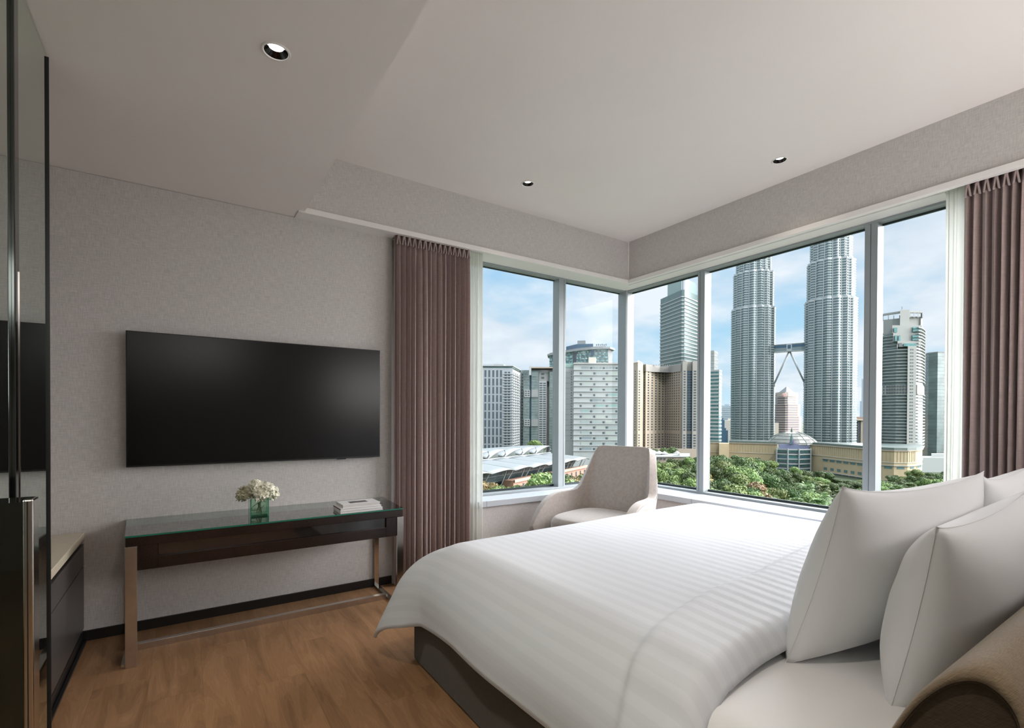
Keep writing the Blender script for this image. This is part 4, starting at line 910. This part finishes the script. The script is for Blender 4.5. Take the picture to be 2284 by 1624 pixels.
# --- twin towers
M_tg = mc('tower glazing', (.24, .32, .33), .28, metal=.35, var=.12, vscale=.12); M_ts = mc('tower steel', (.70, .75, .75), .38, metal=.25)
def starp(r, cx, cy, rot=0.0):
    pts = []
    for k in range(16):
        a = 2 * PI * k / 16 + rot
        if k % 2 == 0: pts += [(a - .085, .955 * r), (a, 1.0 * r), (a + .085, .955 * r)]      # pointed corners
        else: pts += [(a - .105, .935 * r), (a - .05, .965 * r), (a, .975 * r), (a + .05, .965 * r), (a + .105, .935 * r)]   # round lobes
        pts.append((a + 2 * PI / 32, .895 * r))
    return [(cx + q * math.cos(a), cy + q * math.sin(a)) for a, q in pts]
def tower(px, d, r, tiers, label, rot):
    c = pt(px, d); t_ = thing('twin_skyscraper', label, 'skyscraper', (c.x, c.y, GZ))
    for i, (z0, z1, f) in enumerate(tiers):
        P = starp(r * f, c.x, c.y, rot); MB().prism(P, z0, z1).build('glass_shaft', M_tg, t_)
        m = MB(); z = z0 + .6; st = 2.80
        Q = starp(r * f * 1.022, c.x, c.y, rot); Qi = starp(r * f * .985, c.x, c.y, rot); n = len(Q)
        while z < z1:
            th = .95 if z < z1 - st else 2.2
            b = len(m.v); m.v += [(p[0], p[1], z) for p in Q] + [(p[0], p[1], z + th) for p in Q] + [(p[0], p[1], z) for p in Qi] + [(p[0], p[1], z + th) for p in Qi]
            for k in range(n):
                k2 = (k + 1) % n; m.f += [(b + k, b + k2, b + n + k2, b + n + k), (b + n + k, b + n + k2, b + 3 * n + k2, b + 3 * n + k), (b + 2 * n + k, b + 2 * n + k2, b + k2, b + k)]
            z += st
        m.build('floor_ledges', M_ts, t_)
        for k in range(16):
            a = 2 * PI * (k + .5) / 16 + rot; q = r * f * .915; x, y = c.x + q * math.cos(a), c.y + q * math.sin(a); MB().tube([(x, y, z0), (x, y, z1)], .55, 6).build('column', M_ts, t_)
    return c
T = [(GZ, 131.5, 1.0), (131.5, 172.5, .915), (172.5, 198, .80), (198, 230, .66)]
c1 = tower(1677.5, 590, 24.2, T, 'left silver twin skyscraper with stacked steel ledges, joined by the skybridge', .12)
c2 = tower(1849.5, 545, 24.8, T, 'right silver twin skyscraper, larger in view, joined by the skybridge', .30)
def bridge():
    dv = (c2 - c1).normalized(); a = c1 + dv * 22.6; b = c2 - dv * 23.2; z1, z0 = 87.0, 78.2
    mid = (a + b) / 2; t_ = thing('skybridge', 'double deck skybridge with angled legs between the twin skyscrapers', 'bridge', (mid.x, mid.y, z0)); n = Vector((dv.y, -dv.x)) * 3
    def bar(p, q, za, zb, w_, name, m):
        k = n * (w_ / 3); mb = MB(); mb.add([(p + k).to_tuple() + (za,), (q + k).to_tuple() + (za,), (q - k).to_tuple() + (za,), (p - k).to_tuple() + (za,), (p + k).to_tuple() + (zb,), (q + k).to_tuple() + (zb,), (q - k).to_tuple() + (zb,), (p - k).to_tuple() + (zb,)], [(0, 3, 2, 1), (4, 5, 6, 7), (0, 1, 5, 4), (1, 2, 6, 5), (2, 3, 7, 6), (3, 0, 4, 7)]); return mb.build(name, m, t_)
    bar(a, b, z0, z1, 2.6, 'bridge_deck', mc('bridge cladding', (.34, .44, .45), .4)); bar(a, b, z1 - .6, z1, 3.1, 'bridge_roof', M_ts); bar(a, b, z0 - .3, z0 + .5, 3.1, 'bridge_soffit', M_ts); bar(a, b, z0 + 4.6, z0 + 7.4, 2.75, 'bridge_window', W_BLUE)
    bar(mid - dv * 2.8, mid + dv * 2.8, z0, z1, 3.2, 'bridge_centre', M_ts); bar(mid - dv * 1.6, mid + dv * 1.6, z0 + 3, z1 - 1.5, 3.3, 'bridge_centre_window', W_BLUE)
    for s, e in ((-1, a), (1, b)):
        foot_ = e - dv * s * .5; MB().tube([(mid.x + dv.x * s * .5, mid.y + dv.y * s * .5, z0 - .2), (foot_.x, foot_.y, 41)], .95, 10).build('bridge_leg', M_ts, t_, smooth=True); MB().lathe([(.1, -2), (1.5, -1.6), (1.5, 1.6), (.1, 2)], (foot_.x, foot_.y, 40), 12).build('leg_bearing', M_ts, t_)
bridge()
# --- right residential tower
def b14():
    cols = [(1945, 452), (1960, 440), (1975, 431), (1998, 424), (2024, 421)]; cr_ = [(2042, 421), (2050, 425), (2056.5, 435), (2058, 455)]
    t_ = bldg('grey residential tower with curved balconies and open crown in the right window', cols, 'apartment_tower', 'skyscraper'); Z = lambda y: zt(2030, y, 424)
    gg = mc('balcony shade', (.19, .25, .25), .35, var=.2, vscale=.3); lg = mc('balcony ledge', (.47, .51, .48), .6); fr_ = mc('tower frame', (.46, .47, .44), .65)
    mass(t_, 'curved_front', cols, GZ, Z(778), gg, 25); mass(t_, 'curved_side', cr_, GZ, Z(776), gg, 20); mass(t_, 'service_core', [(2023, 419), (2042.5, 419)], GZ, Z(774), fr_, 25)
    bands(t_, 'balcony_slab', cols, Z(1000), Z(884), 2.70, .75, 1.4, lg); bands(t_, 'balcony_slab', cols, Z(852), Z(780), 2.70, .75, 1.4, lg)
    bands(t_, 'balcony_slab', cr_, Z(1000), Z(884), 2.70, .75, 1.6, lg); bands(t_, 'balcony_slab', cr_, Z(852), Z(730), 2.70, .75, 1.6, lg)
    bands(t_, 'grid_wall', cols, Z(881), Z(881), 9, 8.6, .9, fr_); bands(t_, 'grid_wall', cr_, Z(881), Z(881), 9, 8.6, .9, fr_)
    for i in range(4):
        a, b = cols[i], cols[i + 1]; windows(t_, W_DARK, (a[0], a[1] - 1), (b[0], b[1] - 1), 0, 0, [.25, .75] if i < 2 else [.12, .37, .62, .87], [Z(862), Z(869), Z(876)], 1.4, 1.5, prot=.35)
    windows(t_, W_DARK, (2042, 420), (2056.5, 434), 0, 0, [.2, .5, .8], [Z(862), Z(869), Z(876)], 1.3, 1.5, prot=.5)
    windows(t_, W_DARK, (2023, 419), (2042.5, 419), 0, 0, [.35, .58], [Z(782 + 7.25 * i) for i in range(30)], 1.1, 1.2)
    # stepped frames and crown
    mass(t_, 'stepped_frame', [(2000, 421), (2052, 421)], Z(775), Z(762), fr_, 22); mass(t_, 'frame_opening', [(2014, 420), (2042, 420)], Z(774), Z(768), W_TEAL, 1); mass(t_, 'frame_opening', [(2003, 420), (2010, 420)], Z(775), Z(767), W_DARK, 1)
    mass(t_, 'curved_shoulder', [(1960, 442), (1975, 434), (1999, 427)], Z(778), Z(744), gg, 20); bands(t_, 'shoulder_slab', [(1960, 442), (1975, 434), (1999, 427)], Z(776), Z(744), 2.70, .75, 1.0, lg)
    mass(t_, 'stepped_frame', [(1990, 424), (2050, 424)], Z(762), Z(743), fr_, 20); mass(t_, 'frame_opening', [(2033, 423), (2048, 423)], Z(760), Z(748), W_TEAL, 1); mass(t_, 'frame_opening', [(1994, 423), (1999, 423)], Z(762), Z(749), W_TEAL, 1); mass(t_, 'frame_opening', [(2002, 423), (2006, 423)], Z(762), Z(749), W_TEAL, 1)
    mass(t_, 'stepped_frame', [(1988, 426), (2054, 426)], Z(743), Z(725), fr_, 20); mass(t_, 'frame_opening', [(2034, 425), (2051, 425)], Z(741), Z(729), W_TEAL, 1); mass(t_, 'frame_opening', [(1992, 425), (1999, 425)], Z(741), Z(731), W_TEAL, 1)
    mass(t_, 'crown_block', [(2005, 428), (2026, 428)], Z(725), Z(689), fr_, 18); mass(t_, 'crown_wall', [(2026, 431), (2053, 431)], Z(725), Z(703), fr_, 14); mass(t_, 'crown_wall', [(1968, 442), (2005, 434)], Z(744), Z(705), fr_, 14)
    for a, b in (((2026, 429), (2056, 431)), ((1966, 442), (2006, 430))):
        mass(t_, 'crown_beam', [a, b], Z(695), Z(691), fr_, 3)
        for q in (0, .3, .6, .93): x = a[0] + (b[0] - a[0]) * q; mass(t_, 'crown_post', [(x, a[1]), (x + 2, a[1])], Z(706), Z(694), fr_, 2)
    mass(t_, 'crown_post', [(2051, 430), (2056, 431)], Z(728), Z(694), fr_, 3); MB().tube([tuple(pp(2012, 690, 430)), tuple(pp(2012, 684, 430))], .3, 5).build('mast', fr_, t_)
b14()
def b15():
    cols = [(2056, 545), (2070, 530), (2090, 522), (2115, 524), (2140, 536)]; t_ = bldg('dark green glass tower at the far right of the right window', cols, 'office_tower', 'skyscraper')
    g = mc('dark curtain wall', (.16, .22, .21), .25, var=.30, vscale=.08, metal=.2); z = zt(2090, 787, 522); mass(t_, 'glass_body', cols, GZ, z, g, 30); bands(t_, 'floor_line', cols, z - 55 * 3.9, z - 3.9, 3.9, .3, .15, mc('dark line', (.17, .21, .20), .4)); bands(t_, 'crown_rail', cols, z, z, 5, 1.2, .5, W_GREY)
b15()
small('low white building at the foot of the dark glass tower', [(2056, 425), (2130, 425)], 1021, mc('pale wall', (.50, .54, .52), .7), None, name='low_building')
# --- shopping mall
def mall():
    be = mc('mall stone', (.66, .53, .33), .75, var=.06, vscale=.15); be2 = mc('mall fluted stone', (.60, .49, .32), .75); gr = mc('green copper roof', (.14, .19, .17), .5)
    t_ = thing('shopping_mall', 'long beige mall with curved glass entrance below the twin towers', 'building', foot([(1600, 450), (1930, 380)]))
    zw = zt(1650, 989, 455)
    L_ = [(1555, 462), (1604, 458)]; Lp = [(1604.5, 450), (1626.5, 449)]; L2 = [(1627, 458), (1734, 440)]; R1 = [(1808, 432), (1835, 420), (1880, 398), (1927, 377), (1969, 361), (1995, 355), (2025, 354), (2045, 360), (2056, 374), (2058, 392)]
    for c, mm in ((L_, be2), (Lp, be), (L2, be), (R1, be)): mass(t_, 'wall', c, GZ, zw, mm, 18)
    for c in (L_, L2, R1):
        bands(t_, 'cornice', c, zw - .2, zw - .2, 5, .7, .8, W_BEIGE); mass(t_, 'copper_roof', [(a, b + 3) for a, b in c], zw + .4, zw + 2.2, gr, 14); bands(t_, 'string_course', c, zw - 8.7, zw - 8.7, 5, .5, .5, mc('pale course', (.74, .68, .56), .7))
    # pilaster strips on the upper wall
    m = MB()
    for c in (R1[:8], L2):
        P = [pt(*q) for q in c]
        for i in range(len(P) - 1):
            d = P[i + 1] - P[i]; Ln = d.length; d.normalize(); nr = Vector((d.y, -d.x)); k = int(Ln / 2.2)
            for j in range(k): q = P[i] + d * (j * Ln / k) + nr * .12; m.tube([(q.x, q.y, zw - 8), (q.x, q.y, zw - .4)], .14, 4)
    m.build('wall_fluting', be2, t_)
    tw = mc('mall window', (.16, .28, .27), .25, var=.2, vscale=.4)
    for i in range(1, 8):
        a, b = R1[i], R1[i + 1]; Ln = (pt(*b) - pt(*a)).length; k = max(1, int(Ln / 6.8))
        ss = [(j + .5) / k for j in range(k)]
        windows(t_, tw, a, b, 0, 0, ss, [zw - 12.2], 5.0, 1.7, prot=.1); windows(t_, tw, a, b, 0, 0, ss, [zw - 19.2], 3.6, 2.3, prot=.1) if i < 4 else None
        windows(t_, W_DARK, a, b, 0, 0, ss, [zw - 23.4], 5.2, 2.4, 'colonnade_opening', prot=.2)
    bands(t_, 'window_hood', R1[1:9], zw - 11, zw - 11, 5, .45, .9, W_LEDGE); bands(t_, 'colonnade_beam', R1[1:9], zw - 25.6, zw - 25.6, 5, .7, 1.2, W_LEDGE); bands(t_, 'colonnade_beam', R1[1:9], zw - 22.2, zw - 22.2, 5, .5, 1.2, W_LEDGE)
    windows(t_, W_WHITE, (1640, 456), (1730, 441), 0, 0, [.1, .3, .5, .7, .9], [zw - 11.5], 5.5, 1.6)
    # glazed entrance
    En = [(1733, 430), (1758, 424), (1783, 423), (1809, 428)]
    mass(t_, 'entrance_glass', En, GZ, zw - 3.5, W_TEAL, 14); bands(t_, 'entrance_floor_band', En, zw - 20.6, zw - 4.2, 4.1, 1.1, .9, W_LEDGE)
    for i in range(3):
        for q, zz_ in enumerate((zw - 6.6, zw - 10.7, zw - 14.8, zw - 18.6)):
            windows(t_, (W_DARK, W_BLUE, W_DARK, W_DARK)[q], En[i], En[i + 1], 0, 0, [.12 + .125 * j for j in range(7)], [zz_], .95, 1.7, 'entrance_pane', prot=.2) if q != 1 or i != 1 else None
    for c in En: P = pt(c[0], c[1] - 1.3); MB().tube([(P.x, P.y, GZ), (P.x, P.y, zw - 2.6)], .6, 8).build('entrance_column', W_LEDGE, t_)
    mass(t_, 'sign_band', [(1738, 432), (1805, 431)], zw - 3.5, zw + .8, mc('slate blue band', (.20, .22, .34), .4), 3)
    # glass dome
    c = pt(1766, 452); dm = mc('dome glass', (.27, .275, .24), .3); o = (c.x, c.y, zw)
    rr_ = 21.6; pf = [(rr_, 0), (rr_ * .97, 1.6), (rr_ * .82, 4.6), (rr_ * .64, 7.4), (rr_ * .45, 9.4), (rr_ * .25, 10.6), (.3, 11.0)]
    db = MB().lathe(pf, o, 24).build('dome', dm, t_)
    for k, (r, z) in enumerate(pf[1:5]): MB().lathe([(r + .3, z - .35), (r + .5, z), (r + .1, z + .3)], o, 24).build('dome_ring', mc('dome shade', (.24, .27, .24), .5), db)
    for k in range(12):
        a = 2 * PI * k / 12; MB().tube([(c.x + (r + .1) * math.cos(a), c.y + (r + .1) * math.sin(a), zw + z + .1) for r, z in pf[:-1]], .18, 4).build('dome_rib', gr, db)
    MB().tube([(c.x, c.y, zw + 10.5), (c.x, c.y, zw + 15)], [1.2, .1], 6).build('dome_finial', gr, db)
    em = pp(1769, 990, 430); Mv = mc('purple ornament', (.28, .20, .34), .5); m = MB()
    for k in range(9): a = PI * k / 8; m.tube([tuple(em), (em.x - 3.2 * math.cos(a) * CR.x * -1, em.y - 3.2 * math.cos(a) * CR.y * -1, em.z + 4.5 * math.sin(a))], .22, 4)
    m.build('entrance_ornament', Mv, t_); q = pp(1765, 990, 431); MB().tube([(q.x, q.y, q.z), (q.x, q.y, q.z + 9)], [1.6, .1], 5).build('entrance_spire', W_TEAL, t_)
mall()
# distant hill
def hill():
    m = MB(); n = 30; vs = []
    for i in range(n + 1):
        px = 1700 + 160 * i / n; q = pt(px, 3200); z = zt(px, 951 - 2.0 * math.sin(i * .8) - 1.5 * math.sin(i * .33), 3200); b = q + FH * 300
        vs += [(q.x, q.y, GZ), (q.x, q.y, z), (b.x, b.y, GZ)]
    for i in range(n):
        a = i * 3; m.f += [(a, a + 3, a + 4, a + 1), (a + 1, a + 4, a + 5, a + 2)]
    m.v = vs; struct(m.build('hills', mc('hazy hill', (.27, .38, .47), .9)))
hill()
# ================================================================= TREES
def leafm(name, c1_, c2_, c3_):
    m = bpy.data.materials.new(name); m.use_nodes = True; t = m.node_tree; p = t.nodes['Principled BSDF']
    g = nn(t, 'ShaderNodeNewGeometry'); ob = nn(t, 'ShaderNodeObjectInfo')
    c = ramp(t, g.outputs['Random Per Island'], [(0, c1_), (.55, c2_), (1, c3_)])
    hs = nn(t, 'ShaderNodeHueSaturation'); lk(t, c, hs.inputs['Color']); lk(t, mth(t, 'ADD', mth(t, 'MULTIPLY', ob.outputs['Random'], .045), .478), hs.inputs['Hue']); lk(t, mth(t, 'ADD', mth(t, 'MULTIPLY', ob.outputs['Random'], .6), .75), hs.inputs['Value'])
    hs.inputs['Saturation'].default_value = .88; lk(t, hs.outputs[0], p.inputs['Base Color']); p.inputs['Roughness'].default_value = .55; p.inputs['Specular IOR Level'].default_value = .3
    return m
M_l1 = leafm('dark leaves', (.022, .048, .012), (.055, .100, .022), (.115, .170, .038)); M_l2 = leafm('light leaves', (.06, .10, .02), (.13, .20, .04), (.22, .28, .07)); M_l3 = leafm('palm leaves', (.04, .08, .02), (.11, .18, .05), (.24, .30, .11)); M_l4 = leafm('autumn leaves', (.16, .13, .05), (.22, .19, .06), (.34, .20, .09))
M_bark = mc('tree bark', (.12, .085, .06), .9)
def crown(seed, n, r, h, leaf, flat=1.0, nb=11):
    q = random.Random(seed); bl = []
    for i in range(nb):
        a = q.uniform(0, 2 * PI); d = r * q.uniform(.0, .62); z = h * q.uniform(.25, .80) * (1 - .35 * (d / r) ** 2); bl.append((Vector((d * math.cos(a), d * math.sin(a), z)), r * q.uniform(.28, .48)))
    m = MB()
    for c, rad in bl:
        for i in range(n // nb):
            d = Vector((q.gauss(0, 1), q.gauss(0, 1), q.gauss(0, 1) * .9 + .15)).normalized(); P = c + Vector((d.x, d.y, d.z * .75 * flat)) * rad * q.uniform(.82, 1.06)
            s = leaf * q.uniform(.6, 1.3); nrm = (d + Vector((q.gauss(0, .5), q.gauss(0, .5), q.gauss(0, .4)))).normalized(); a = nrm.orthogonal().normalized(); a = (Matrix.Rotation(q.uniform(0, 6.28), 3, nrm) @ a); b = nrm.cross(a)
            m.add([P - a * s, P + b * s * .55 + nrm * s * .2, P + a * s, P - b * s * .55], [(0, 1, 2, 3)])
        bm = bmesh.new(); bmesh.ops.create_icosphere(bm, subdivisions=1, radius=rad * .82); m.add([c + Vector((v.co.x, v.co.y, v.co.z * .75 * flat)) for v in bm.verts], [[v.index for v in f.verts] for f in bm.faces]); bm.free()
    return m
def palm(seed, r, h, nf=46):
    q = random.Random(seed); m = MB()
    for i in range(nf):
        a = q.uniform(0, 2 * PI); el = q.uniform(-.7, 1.2); d = Vector((math.cos(a) * math.cos(el), math.sin(a) * math.cos(el), math.sin(el))); st = Vector((0, 0, h)); base = st + d * r * .45
        side = d.cross(Vector((0, 0, 1))).normalized(); up = side.cross(d)
        m.tube([st, base], .05, 3)
        for k in range(9):
            th = (k - 4) * .26; dd = (d * math.cos(th) + side * math.sin(th)).normalized(); tip = base + dd * r * .58 - Vector((0, 0, r * .16)); md_ = base + dd * r * .32 + up * r * .03; w_ = side * math.cos(th) * .5 - d * math.sin(th) * .5; w_ = w_.normalized() * r * .035
            m.add([base, md_ + w_, tip, md_ - w_], [(0, 1, 2, 3)])
    return m
def make_tree(seed, kind):
    if kind == 'palm':
        t_ = thing('palm_tree', 'fan palm', 'tree', (0, 0, 0)); palm(seed, 3.6, 11.0).build('fronds', M_l3, t_); MB().tube([(0, 0, 0), (.2, 0, 6), (0, 0, 11)], [.32, .24, .2], 7).build('trunk', M_bark, t_); return t_
    t_ = thing('broadleaf_tree', 'tree', 'tree', (0, 0, 0)); mm = {'dark': M_l1, 'light': M_l2, 'autumn': M_l4}[kind]
    m = crown(seed, 5200 if kind != 'far' else 900, 7.2, 9.5, .42); m.v = [(x, y, z + 8) for x, y, z in m.v]; m.build('foliage', mm, t_)
    MB().tube([(0, 0, 0), (.3, .1, 6), (.1, 0, 11)], [.6, .45, .3], 8).build('trunk', M_bark, t_); return t_
protos = {'dark': [make_tree(11, 'dark'), make_tree(12, 'dark'), make_tree(13, 'dark')], 'light': [make_tree(21, 'light'), make_tree(22, 'light')], 'autumn': [make_tree(31, 'autumn')], 'palm': [make_tree(41, 'palm'), make_tree(42, 'palm')]}
used = set()
KINDS = {'dark': 'dark broadleaf', 'light': 'light broadleaf', 'autumn': 'reddish', 'palm': 'fan-leaved palm'}
PLANTED = []
def plant(px, d, topy, kind, where, q, row='only'):
    c = pt(px, d); Ht = zt(px, topy, d) - GZ; pr = q.choice(protos[kind]); base = 17.4 if kind != 'palm' else 13.0; s = Ht / base
    sx = s * q.uniform(.74, 1.0) if kind != 'palm' else s * .92
    sx = max(sx, .78) if kind != 'palm' else max(sx, .8)
    lab = 'tree'; loc = (c.x, c.y, GZ)
    if pr.name in used: o = dup(pr, None, loc, q.uniform(0, 6.28), (sx, sx, s), lab)
    else: o = pr; used.add(pr.name); o.location = loc; o.rotation_euler = (0, 0, q.uniform(0, 6.28)); o.scale = (sx, sx, s); o['label'] = lab
    PLANTED.append((o, px, kind, row, where))
q = random.Random(5)
def sky(px):
    pts = [(1395, 1018), (1450, 1022), (1490, 1022), (1530, 1024), (1556, 1020), (1585, 1012), (1650, 1009), (1690, 1014), (1730, 1036), (1780, 1048), (1830, 1052), (1880, 1062), (1930, 1067), (1970, 1062), (2010, 1058), (2040, 1046), (2075, 1046), (2150, 1040)]
    for (a, b), (c, d) in zip(pts, pts[1:]):
        if a <= px <= c: return b + (d - b) * (px - a) / (c - a)
    return 1040
ROWS = {322: 'farthest', 290: 'second farthest', 258: 'third farthest', 228: 'middle', 200: 'third nearest', 176: 'second nearest', 156: 'nearest', 178: 'back', 160: 'middle', 145: 'front'}
for d, step, off in ((322, 26, 0), (290, 28, 14), (258, 30, 30), (228, 34, 50), (200, 38, 74), (176, 42, 100), (156, 46, 130)):
    px = 1395 + q.uniform(0, 20)
    while px < 2150:
        where = 'right of the armchair' if px < 1500 else 'below the banded office tower' if px < 1565 else 'below the stepped block' if px < 1630 else 'below the left twin tower' if px < 1722 else 'below the glass dome' if px < 1800 else 'below the right twin tower' if px < 1900 else 'by the middle window post' if px < 1970 else 'below the balconied tower' if px < 2058 else 'below the dark glass tower'
        k = q.choices(['dark', 'light', 'palm', 'autumn'], [6, 2, 0, 0] if d > 230 else ([3, 3, 0, 1] if px < 1690 else [1, 2, 4, 0] if px < 1930 else [3, 1, 2, 1]))[0]
        plant(px, d, sky(px) + off * .62 + q.uniform(-4, 9), k, where, q, ROWS[d]); px += step * q.uniform(.75, 1.2)
for d, step, off in ((178, 30, 0), (160, 34, 10), (145, 34, 20)):
    px = 1035 + q.uniform(0, 15)
    while px < 1330:
        top = 1078 if px < 1215 else 1052
        plant(px, d, top + off + q.uniform(-6, 8), q.choices(['dark', 'light', 'autumn'], [3, 2, 3] if px < 1215 else [3, 4, 1])[0], 'before the exhibition hall' if px < 1235 else 'left of the armchair', q, ROWS[d]); px += step * q.uniform(.7, 1.25)
plant(1194, 400, 984, 'light', 'between the exhibition hall and the glazed tower', q)
for px in (1418, 1434, 1446, 1489, 1500): plant(px, 360, 999 - (6 if px == 1489 else 0) + q.uniform(0, 3), 'dark', 'on the stone hotel terrace', q)
ORD = ['leftmost', 'second from left', 'third from left', 'fourth from left', 'fifth from left', 'sixth from left', 'seventh from left', 'eighth from left', 'ninth from left']
ks = {}
for e in PLANTED: ks.setdefault(e[2:], []).append(e)
for (kind, row, where), es in ks.items():
    es.sort(key=lambda e: e[1])
    for i, e in enumerate(es):
        o_ = '' if len(es) == 1 else (', ' + ORD[i] + ',')
        e[0]['label'] = (KINDS[kind] + ' tree' + o_ + (f' in the {row} row ' if row != 'only' else ' ') + where)
        e[0]['group'] = f'{KINDS[kind]} trees {where}'
